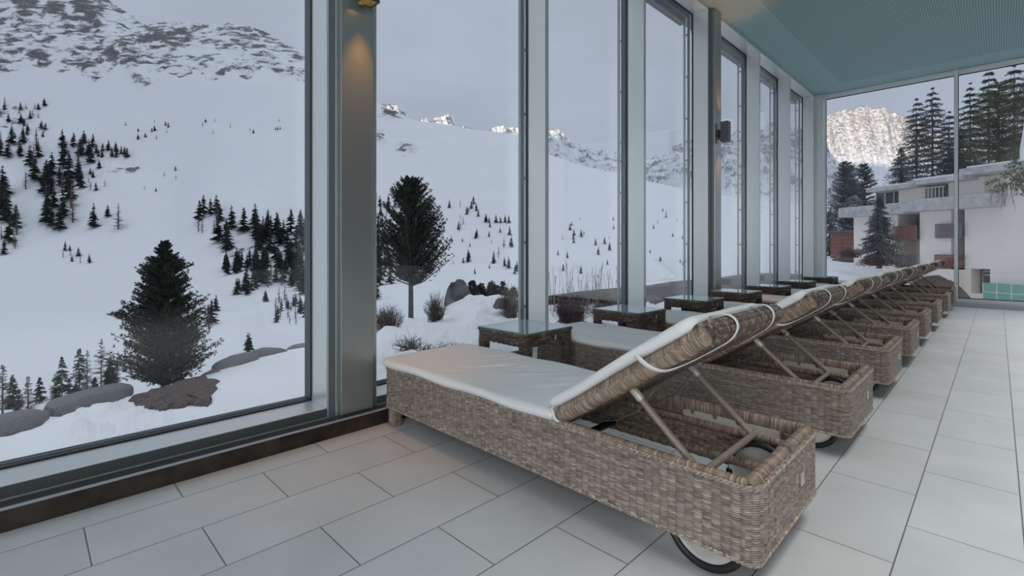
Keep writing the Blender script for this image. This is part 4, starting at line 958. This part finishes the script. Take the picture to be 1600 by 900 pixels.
# ================================================================== granite edging blocks
def block(pts, w, hh, seed, label, m_='granite', wob=.03, name='granite_block'):
    """long rough stone lying along pts (top centre line)"""
    pts = np.array(pts, float); d = np.r_[0, np.cumsum(np.linalg.norm(np.diff(pts, axis=0), axis=1))]; n = max(12, int(d[-1] / .10)); t = np.linspace(0, d[-1], n)
    q = np.stack([np.interp(t, d, pts[:, i]) for i in range(3)], 1); T = np.gradient(q, axis=0); T /= np.linalg.norm(T, axis=1)[:, None]
    L_ = np.cross(T, [0, 0, 1]); L_ /= np.linalg.norm(L_, axis=1)[:, None]
    a = np.linspace(0, 2 * PI, 28, endpoint=False)
    cx = np.sign(np.cos(a)) * np.abs(np.cos(a)) ** .4 * w / 2; cz = np.sign(np.sin(a)) * np.abs(np.sin(a)) ** .4 * hh / 2 - hh / 2
    taper = np.ones(n); taper[:3] = [.5, .86, .97]; taper[-3:] = [.97, .86, .5]
    P = q[:, None] + L_[:, None] * (cx[None] * taper[:, None])[..., None] + np.array([0, 0, 1])[None, None] * ((cz + hh / 2)[None] * taper[:, None] - hh / 2)[..., None]
    nn_ = fbm(P[..., 0] * 2.1 + seed, P[..., 1] * 2.1, P[..., 2] * 2.1, 4)
    c = q[:, None] - [0, 0, hh / 2]; dv = P - c; dv /= np.linalg.norm(dv, axis=2)[..., None] + 1e-9
    P = P + dv * (nn_ * wob * 2)[..., None]
    m = MB(); m.grid(P, cv=True)
    for i in (0, -1): m.add(np.vstack([P[i], P[i].mean(0)]), [(j, (j + 1) % 28, 28) for j in range(28)])
    o_ = m.build(name, M[m_]); tag(o_, label, 'stone block'); return o_
def wp(u, v, D): return at(u, v, D)
block([wp(-120, 682, 6.2), wp(0, 652, 6.8), wp(73, 634, 7.25)], .40, .26, 1, 'granite edging block leaving the photo at its lower left corner')
block([wp(78, 630, 7.35), wp(130, 612, 7.8), wp(205, 596, 8.3)], .48, .27, 4, 'granite edging block ending just left of the large stone pine')
block([wp(318, 590, 9.3), wp(341, 575, 9.55)], .40, .26, 7, 'short granite block at the right edge of the pine needle litter')
block([wp(338, 573, 9.7), wp(372, 556, 10.2), wp(398, 549, 10.6)], .50, .24, 9, 'slanting granite edging block right of the large stone pine')
block([wp(400, 550, 10.8), wp(420, 544, 11.2), wp(446, 545, 11.6)], .5, .32, 12, 'low granite edging block with a snow-covered end near the column')
block([wp(448, 543, 11.7), wp(470, 538, 12.0), wp(520, 528, 12.6)], .5, .4, 15, 'farthest granite edging block, partly behind the window frame')
# needle litter under the pine: earth mound following the ground
out = [(205, 622), (222, 605), (245, 598), (280, 594), (320, 590), (341, 597), (335, 612), (325, 636), (300, 634), (270, 640), (240, 641), (218, 634), (204, 628)]
cu0 = sum(p_[0] for p_ in out) / len(out); cv0 = sum(p_[1] for p_ in out) / len(out)
m = MB(); rings = []
for k_, (s_, hh) in enumerate([(1.04, -.05), (1.0, .02), (.93, .05), (.8, .07), (.6, .085), (.4, .09), (.2, .09), (.02, .09)]):
    ring = []
    for i in range(len(out) * 4):
        a = i / 4.0; i0 = int(a) % len(out); i1 = (i0 + 1) % len(out); f_ = a - int(a)
        u = out[i0][0] * (1 - f_) + out[i1][0] * f_; v = out[i0][1] * (1 - f_) + out[i1][1] * f_
        jit = 1 + .05 * math.sin(i * 1.7) if k_ < 3 else 1
        g_ = ground_px(cu0 + (u - cu0) * s_ * jit, cv0 + (v - cv0) * s_ * jit)
        D = g_.x * -math.sin(YAW) + g_.y * math.cos(YAW)
        if D > 12: g_ = at(u, v, 9.6); g_.z = ground_z(g_.x, g_.y)
        ring.append((g_.x, g_.y, g_.z + hh))
    rings.append(ring)
m.grid(np.array(rings), cv=True, flip=True)
o = m.build('needle_litter', M['litter']); tag(o, 'brown patch of fallen needles on the snow under the large pine', 'needle litter', kind='stuff')

# ================================================================== boulder, bushes, grasses
def boulder(loc, w, dpt, h, seed, label):
    a = np.linspace(0, 2 * PI, 60, endpoint=False); b = np.linspace(-PI / 2, PI / 2, 36)
    A, B = np.meshgrid(a, b, indexing='ij')
    X = np.cos(B) * np.cos(A); Y = np.cos(B) * np.sin(A); Z = np.sin(B)
    s_ = 1 / (np.abs(X) ** 3 + np.abs(Y) ** 3 + np.abs(Z) ** 3) ** (1 / 3) * .9
    n = 1 + .34 * fbm(X * 1.7 + seed, Y * 1.7, Z * 1.7 + 2, 6, .58)
    tp = 1 - .30 * np.clip(Z, -1, 1)
    P = np.stack([X * s_ * n * w / 2 * tp, Y * s_ * n * dpt / 2 * tp, (Z * s_ * n * .5 + .45) * h], -1)
    c, s2 = math.cos(YAW), math.sin(YAW); Q = P.copy(); Q[..., 0] = P[..., 0] * c - P[..., 1] * s2; Q[..., 1] = P[..., 0] * s2 + P[..., 1] * c
    o_ = MB().grid(Q, cu=True, flip=True).build('boulder', M['rock']); o_.location = loc; tag(o_, label, 'boulder'); return o_
b_ = at(716, 492, 8.8); b_.z = min(b_.z, ground_z(b_.x, b_.y) + .1); boulder(b_, .50, .45, CAMZ - (434 - HY) / FPX * 8.8 - b_.z + .02, 3, 'tall dark grey boulder in the snow behind the nearest side table')
b_ = at(742, 480, 8.6); boulder(b_, .35, .3, .12, 9, 'low dark rock poking from the snow right of the tall boulder')
b_ = at(785, 482, 7.0); boulder(b_, .26, .25, .16, 14, 'small grey stone under the dry bush beside the window mullion')
def bush(u, v, D, wpx, hpx, n, m_, label, seed, name='dry_bush', droop=.3, th=.0035):
    rs = np.random.RandomState(seed); P_ = at(u, v, D); P_.z = max(P_.z, ground_z(P_.x, P_.y)) - .02
    W = wpx / FPX * D / 2; H_ = hpx / FPX * D; m = MB()
    for i in range(n):
        a = rs.uniform(0, 2 * PI); r = W * rs.uniform(.25, 1.0); h = H_ * rs.uniform(.35, 1.05) * (1 - .35 * (r / W) ** 2)
        b0 = np.array([rs.normal(0, W * .25), rs.normal(0, W * .25), 0]); e_ = np.array([r * math.cos(a), r * math.sin(a), h]); mid = (b0 + e_) / 2 + rs.normal(0, .1 * W, 3) + [0, 0, h * .12]
        m.tube([b0, mid, e_], [th, th * .7, th * .3], 3, caps=False)
        for j in range(3):
            f_ = rs.uniform(.4, .95); s0 = b0 * (1 - f_) ** 2 + 2 * f_ * (1 - f_) * mid + f_ ** 2 * e_
            m.tube([s0, s0 + rs.normal(0, .16 * W, 3) + [0, 0, .10 * H_]], [th * .5, th * .2], 3, caps=False)
    o_ = m.build(name, M[m_], smooth=False); o_.location = P_; tag(o_, label, 'bush'); return o_
bush(605, 518, 6.6, 62, 42, 260, 'twig', 'dry brown bush left of the bare-trunked pine', 1)
bush(680, 506, 6.8, 40, 48, 200, 'twig', 'rounded dry twiggy bush in front of the tall boulder', 2)
bush(664, 566, 4.2, 46, 34, 70, 'redtwig', 'low dark reddish twigs in the snow hollow behind the nearest lounger', 3)
bush(640, 545, 5.0, 60, 26, 60, 'twig', 'sparse brown stalks poking through the snow bank', 8)
bush(798, 500, 6.6, 46, 60, 240, 'twig', 'dry bush beside the window mullion above the nearest side table', 4)
bush(892, 502, 7.0, 66, 46, 420, 'redtwig', 'dense dark red heather bush behind the second side table', 5, th=.004)
bush(945, 496, 7.6, 60, 32, 300, 'redtwig', 'lower reddish heather bush left of the second window mullion', 6, th=.004)
bush(700, 560, 4.6, 60, 22, 30, 'twig', 'few thin stalks on the snow bank right of the reddish twigs', 18)
def grasses(u0, u1, vb_, D, n, h0, h1, seed, label):
    rs = np.random.RandomState(seed); m = MB(); c0 = at((u0 + u1) / 2, vb_, D)
    for i in range(n):
        p_ = at(rs.uniform(u0, u1), vb_, D * rs.uniform(.96, 1.08)); p_ = p_ - c0; h = rs.uniform(h0, h1) / FPX * D
        l = rs.normal(0, .08, 2) * h
        m.tube([(p_.x, p_.y, -.1), (p_.x + l[0] * .4, p_.y + l[1] * .4, h * .6), (p_.x + l[0], p_.y + l[1], h)], [.004, .003, .0035], 3, caps=False)
        if rs.rand() < .3: m.tube([(p_.x + l[0], p_.y + l[1], h), (p_.x + l[0] * 1.1, p_.y + l[1] * 1.1, h * 1.12)], [.009, .003], 4)
    o_ = m.build('dry_grass', M['grass'], smooth=False); o_.location = c0; tag(o_, label, 'grass', kind='stuff')
grasses(858, 968, 484, 8.2, 90, 18, 70, 3, 'tall dry grass stalks along the gravel path')
FL = [(738, 480, 40), (752, 488, 44), (768, 490, 50), (786, 491, 50), (802, 490, 40), (777, 487, 40)]
for i, (u, v, hp) in enumerate(FL):
    D = 10.2 + i * .25; P_ = at(u, v, D); h = hp / FPX * D * 1.15; P_.z -= h * .13
    conifer('dwarf_pine', P_, h, lambda t, h=h: h * .27 * (1 - t) ** .6 + .02, 130, 8, 12, .06, .012, .35, .03, 70 + i, M['needle'], 'small bushy pine in the short row just behind the boulder', 'tree', 'small pines behind the boulder', trunk_r=.02, spread=.5, tuftup=.6, wood=False)

# gravel path with snow streaks beside the building, seen through the middle windows
m = MB(); ny_ = 120; Yp = np.linspace(9.5, 25, ny_); Wp = np.linspace(0, 1, 8)
XP = -8.6 + Wp[None] * 3.4 + .15 * np.sin(Yp)[:, None] * np.array([1, .6, .2, 0, 0, .2, .6, 1])[None]; YP = np.repeat(Yp[:, None], 8, 1)
ZP = np.full(XP.shape, -.22) + .02 * fbm(XP, YP, 0, 3) - .35 * (Wp[None] < .01) - .35 * (Wp[None] > .99)
o = struct(m.grid(np.stack([XP, YP, ZP], -1)).build('path', M['path'])); tag(o, 'grey gravel path running along the slope beyond the middle windows', 'path', kind='structure')

# ================================================================== hotel beyond the end window
BX = empty('hotel_building', (-.048 * 38, 1.364 * 38, 0), math.atan2(-.505, .863)); BX['label'] = 'white stepped hotel block with concrete slabs and red-brown balconies beyond the end window'; BX['category'] = 'building'
def bpart(name, m_, *bs, parent=None, bev=0):
    m = MB()
    for b in bs: m.box(*b)
    o_ = m.build(name, M[m_], parent or BX, smooth=False); return o_
# local: x along the facade (right), y away from camera, z up
bpart('main_wall', 'white_wall', (0, .42, 0, 9, -3.6, 4.0), (1.64, 9, 0, 9, -3.6, 4.0), (.42, 1.64, 0, 9, -.65, 4.0), (.42, 1.64, 0, 9, -3.6, -2.55))
bpart('doorway', 'dark_grey', (.42, 1.64, 1.0, 1.1, -2.6, -.6))
d_ = bpart('entrance_door', 'conc', (.62, 1.40, .9, .99, -2.55, -.8)); bpart('door_pane', 'dglass', (.70, 1.32, .86, .9, -2.0, -.95), parent=d_)
bpart('sign_strip', 'white_metal', (.78, 1.30, .82, .86, -1.16, -1.08))
bpart('recess_wall', 'white_wall', (-.95, 0, 2.2, 9, -3.6, 4.0))
bpart('middle_wall', 'white_wall', (-3.3, -.95, .0, 9, -3.6, 4.0))
bpart('recess_wall', 'white_wall', (-5.11, -3.3, 2.2, 9, -2.2, 4.0))
bpart('left_wall', 'white_wall', (-9.28, -5.11, .0, 9, -2.6, 4.0))
bpart('low_wall', 'white_wall', (-1.9, .0, -.9, 2.2, -3.6, -.75))
for x0, x1, z0, z1, m_ in ((-5.25, -3.3, 1.6, 2.85, 'red_wood'), (-1.9, -.0, 1.75, 2.9, 'grey_wood'), (-1.95, -.0, -.62, .42, 'red_wood')):
    bal = MB()
    n_ = 7
    for k_ in range(n_):
        a = z0 + (z1 - z0) * k_ / n_; bal.box(x0, x1, -.34, -.28, a, a + (z1 - z0) / n_ - .02)
    bal.box(x0, x1, -.28, 2.2, z0 - .02, z0 + .1)
    b_o = bal.build('balcony', M[m_], BX, smooth=False)
    bpart('window', 'dglass', (x0 + .15, x1 - .2, 2.12, 2.2, z0 + .1, z0 + 2.3))
bpart('lower_window', 'dglass', (-.85, -.12, 2.1, 2.2, -3.0, -1.2))
# concrete slab bands with board marks
for x0, x1, y0, z0, z1 in ((-9.6, -3.6, -1.5, 3.85, 4.72), (-3.6, 2.6, -1.8, 3.95, 4.9)):
    sb = MB(); n_ = 5
    for k_ in range(n_): sb.box(x0, x1, y0 - .012 * (k_ % 2), 5, z0 + (z1 - z0) * k_ / n_, z0 + (z1 - z0) * (k_ + 1) / n_)
    sb.build('concrete_slab', M['conc'], BX, smooth=False)
bpart('snow_strip', 'snow', (-9.5, -3.7, -1.2, 3, 4.72, 4.80))
# set-back top storey
bpart('top_wall', 'white_wall', (-4.9, -2.7, -.2, 6, 4.7, 6.25), (-1.0, 1.4, -.2, 6, 4.8, 6.35), (2.6, 9, 0, 9, 4.0, 6.6), (1.2, 4, .4, 9, 4.8, 6.5))
bpart('top_window', 'dglass', (-7.9, -4.9, 1.0, 1.1, 4.8, 6.2), (-2.7, -1.0, .9, 1.0, 4.8, 6.2))
for x in (-7.9, -7.0, -6.2, -5.4): bpart('window_post', 'white_metal', (x, x + .08, .9, 1.0, 4.8, 6.2))
rail = MB()
for k_ in range(6): rail.box(-2.6 + k_ * .27, -2.54 + k_ * .27, -.5, -.44, 4.9, 5.85)
rail.box(-2.65, -1.1, -.52, -.42, 5.85, 5.92); rail.build('white_railing', M['white_metal'], BX, smooth=False)
rail = MB().box(-9.5, -5.0, -1.45, -1.40, 5.22, 5.27).box(-9.5, -5.0, -1.45, -1.40, 5.0, 5.03)
for k_ in range(9): rail.box(-9.5 + k_ * .55, -9.45 + k_ * .55, -1.45, -1.40, 4.72, 5.25)
rail.build('terrace_railing', M['dframe'], BX, smooth=False)
for x0, x1, y0, z0, z1 in ((-7.0, -2.6, -1.3, 5.98, 6.32), (-3.2, 1.0, -1.6, 6.12, 6.5), (.9, 9, -2.0, 6.4, 6.86)):
    r_ = MB().box(x0, x1, y0, 6, z0, z1).build('roof_slab', M['conc'], BX, smooth=False)
    bpart('roof_snow', 'snow', (x0 + .3, x1 - .1, y0 + .3, 5.8, z1, z1 + .16), parent=r_)
# vertical plank fence in the lower recess
pf_ = MB()
for k_ in range(11): pf_.box(-5.2 + k_ * .17, -5.08 + k_ * .17, -.2, -.12, -.75 - .02 * k_, .45 - .05 * (k_ % 3))
pf_.build('plank_fence', M['grey_wood'], BX, smooth=False)
gp = MB()
x = 1.72
for k_ in range(6):
    gp.box(1.76 + k_ * .85, 1.76 + k_ * .85 + .8, -.9, -.86, -3.0, -1.62)
g_ = empty('green_glass_screen', (0, 0, 0)); g_.location = BX.location; g_.rotation_euler = BX.rotation_euler
tag(g_, 'row of green glass panels in thin pale frames at the foot of the hotel', 'screen')
gp.build('green_panel', M['green'], g_, smooth=False)
fp = MB()
for k_ in range(7): fp.box(1.715 + k_ * .85, 1.765 + k_ * .85, -.92, -.84, -3.0, -1.6)
fp.box(1.72, 6.85, -.92, -.84, -2.32, -2.27); fp.build('screen_frame', M['white_metal'], g_, smooth=False)
# red boarded shed left of the hotel
sh = empty('red_shed', at(1330, 400, 54)); sh.location.z = -2.0; sh.rotation_euler = (0, 0, math.atan2(-.505, .863)); tag(sh, 'low red boarded shed at the left end of the hotel', 'shed')
sm_ = MB()
for k_ in range(10): sm_.box(-2.6, 1.6, 0, 3, .2 + k_ * .46, .2 + k_ * .46 + .42)
sm_.build('board_wall', M['red_wood'], sh, smooth=False); MB().box(-2.8, 1.8, -.2, 3.2, 4.7, 4.9).build('shed_roof', M['dark_grey'], sh, smooth=False)

# conifers around the hotel
def bigconifer(u, vt, vb_, D, wpx, seed, m_, label, name='spruce', up=-.18, nb=300, dens=8, nn=5, group=None, nl=.32, nw=.05, gap=0, powr=.8, z0=.05):
    P_ = at(u, vb_, D); h = (vb_ - vt) / FPX * D; W = wpx / 2 / FPX * D
    return conifer(name, P_, h, lambda t: W * (1 - t) ** powr + .05, nb, dens, nn, nl * D / 50, nw * D / 50, up, z0 * h, seed, m_, label, 'tree', group, trunk_r=.16, spread=.42, tuftup=.1, start=.12, gap=gap)
bigconifer(1322, 253, 408, 60, 74, 101, M['needle_grey'], 'pair-forming frosted pine left of the hotel terrace, nearer the corner post', 'pine', up=.35, powr=.5, nb=480, nn=7)
bigconifer(1350, 256, 408, 62, 60, 102, M['needle_grey'], 'frosted pine beside the terrace railing, right of its twin', 'pine', up=.35, powr=.5, nb=420, nn=7)
bigconifer(1374, 308, 414, 34, 62, 103, M['needle_grey'], 'slim grey spruce standing before the left hotel wall', up=-.3, nb=420, nl=.30, nn=7)
bigconifer(1296, 330, 408, 70, 36, 104, M['needle'], 'small dark spruce just right of the corner post', nb=160)
bigconifer(1432, 155, 300, 66, 90, 105, M['needle_grey'], 'tall open-branched spruce above the hotel, left of the pair', up=-.22, nb=300, gap=17, nl=.36, powr=.75)
bigconifer(1457, 138, 300, 68, 88, 106, M['needle_grey'], 'tallest open-branched spruce above the hotel roof', up=-.22, nb=320, gap=18, nl=.36, powr=.75)
bigconifer(1483, 175, 300, 70, 74, 107, M['needle_grey'], 'shorter spruce left of the end window mullion', up=-.2, nb=260, gap=14)
bigconifer(1408, 232, 298, 60, 44, 111, M['needle_grey'], 'low spruce with spreading boughs at the left of the roof', up=-.1, nb=150)
bigconifer(1516, 130, 300, 70, 80, 108, M['needle_mid'], 'dark spruce right of the end window mullion', up=-.2, nb=320, gap=18)
bigconifer(1545, 105, 300, 72, 90, 109, M['needle_mid'], 'dark spruce reaching the window head, behind the olive pine', up=-.2, nb=340, gap=18)
bigconifer(1585, 90, 300, 74, 100, 110, M['needle_mid'], 'dark spruce at the right edge behind the olive pine', up=-.2, nb=340, gap=18)
bigconifer(1560, 128, 262, 54, 110, 112, M['needle_green'], 'broad olive-green pine above the hotel roof', 'pine', up=.25, powr=.42, nb=300, nn=7, nl=.30)
bigconifer(1620, 120, 262, 54, 110, 113, M['needle_green'], 'olive-green pine cut by the right edge of the photo', 'pine', up=.25, powr=.42, nb=280, nn=7, nl=.30)
bigconifer(1500, 200, 300, 64, 70, 114, M['needle_mid'], 'low dense spruce directly behind the end window mullion', up=-.15, nb=240)
# wooded knoll behind the hotel so the trees stand on ground
hx = np.linspace(-1, 1, 40); HXX, HYY = np.meshgrid(hx, hx, indexing='ij'); c0 = at(1540, 330, 74)
HZ = np.clip(1 - HXX ** 2 - HYY ** 2, 0, 1) ** .7
kn = MB().grid(np.stack([c0.x + HXX * 26 + HYY * 6, c0.y + HYY * 18, -4 + HZ * 12.2 + .5 * fbm(HXX * 4, HYY * 4, 1, 3)], -1)).build('snow_knoll', M['snow']); struct(kn)
# bare shrub in front of the hotel, pine bough and dead twigs near the right edge
bush(1394, 412, 30, 50, 78, 26, 'bark', 'bare grey shrub with upright branches before the hotel', 21, 'bare_shrub', th=.022)
bush(1370, 414, 31, 50, 14, 160, 'redtwig', 'low reddish scrub at the foot of the slim grey spruce', 22, th=.02)
bush(1330, 402, 40, 40, 16, 120, 'redtwig', 'reddish scrub on the bank left of the hotel', 23, th=.02)
# brown banks
for (u, v, D, w_, h_, dpt, lab) in ((1462, 466, 30, 80, 34, 2.0, 'brown earth bank with dry grass behind the farthest lounger'), (1328, 403, 50, 50, 8, 1.5, 'brown scrubby bank between the hotel and the corner post')):
    a = np.linspace(-1, 1, 40); A, B = np.meshgrid(a, a, indexing='ij'); Z = np.clip(1 - A ** 2 - B ** 2, 0, 1) ** .8
    W = w_ / 2 / FPX * D; c0 = at(u, v, D); rx, ry = math.cos(YAW), math.sin(YAW)
    o = MB().grid(np.stack([c0.x + rx * A * W - ry * B * dpt, c0.y + ry * A * W + rx * B * dpt, c0.z - .3 + Z * (h_ / FPX * D + .3) * (1 + .15 * fbm(A * 5, B * 5, 0, 4))], -1)).build('earth_bank', M['litter'])
    tag(o, lab, 'earth bank')
# overhanging pine bough
rs = np.random.RandomState(5); bo = empty('pine_bough', at(1640, 262, 16)); tag(bo, 'pine bough with green needles and bare hanging twigs at the right edge', 'branch')
m = MB(); B_ = []; Dn_ = []
def lp(u, v, D): return np.array(at(u, v, D) - bo.location)
for (pts) in ([(1640, 262, 16), (1600, 268, 16), (1570, 272, 15.8), (1545, 292, 15.6)], [(1600, 268, 16), (1580, 285, 16), (1560, 300, 16)], [(1640, 250, 16), (1605, 250, 16.2), (1575, 262, 16.3)], [(1610, 270, 16), (1590, 290, 15.9), (1600, 300, 15.9)]):
    P = np.array([lp(*p_) for p_ in pts]); m.tube(P, np.linspace(.022, .006, len(P)), 5, caps=False)
    t_ = np.linspace(0, len(P) - 1, 46)
    for q in t_:
        b = np.array([np.interp(q, range(len(P)), P[:, i]) for i in range(3)]) + rs.normal(0, .09, 3); B_.append(b); Dn_.append(rs.normal(0, .5, 3) + [0, 0, .6])
for k_ in range(16):
    u = rs.uniform(1553, 1592); a = lp(u, 288, 15.9); b = a + rs.normal(0, .12, 3) + [0, 0, -rs.uniform(.3, .8)]; mid = (a + b) / 2 + rs.normal(0, .05, 3); m.tube([a, mid, b], [.009, .006, .003], 4, caps=False)
m.build('branch', M['twig'], bo)
Dn_ = np.array(Dn_); Dn_ /= np.linalg.norm(Dn_, axis=1)[:, None]; V, T = needles(rs, np.array(B_), Dn_, 22, .13, .014, .6); MB().add(V, T).build('foliage', M['needle_green'], bo, smooth=False)
# neighbouring eave cutting in at the right edge
ev = empty('roof_eave', (0, 0, 0)); tag(ev, 'white-edged roof eave cutting in at the right edge of the end window', 'eave')
a = at(1593, 236, 13.2); b = at(1612, 120, 13.2)
m = MB(); n_ = Vector((math.cos(YAW), math.sin(YAW), 0)); dpt = Vector((0.05, 2.0, 0))
th = n_ * .09
V = [a, a + th, b + th, b, a + dpt, a + th + dpt, b + th + dpt, b + dpt]
m.add([tuple(x) for x in V], [(0, 1, 2, 3), (4, 7, 6, 5), (0, 3, 7, 4), (1, 5, 6, 2), (0, 4, 5, 1), (3, 2, 6, 7)]); m.build('fascia', M['white_metal'], ev, smooth=False)
a2 = a + th + Vector((0, 0, .02)); V = [a2, a2 + n_ * 1.2, b + th + n_ * 1.2, b + th]; V = V + [x + dpt for x in V]
MB().add([tuple(x) for x in V], [(0, 1, 2, 3), (4, 7, 6, 5), (0, 3, 7, 4), (1, 5, 6, 2), (0, 4, 5, 1), (3, 2, 6, 7)]).build('soffit', M['white_wall'], ev, smooth=False)
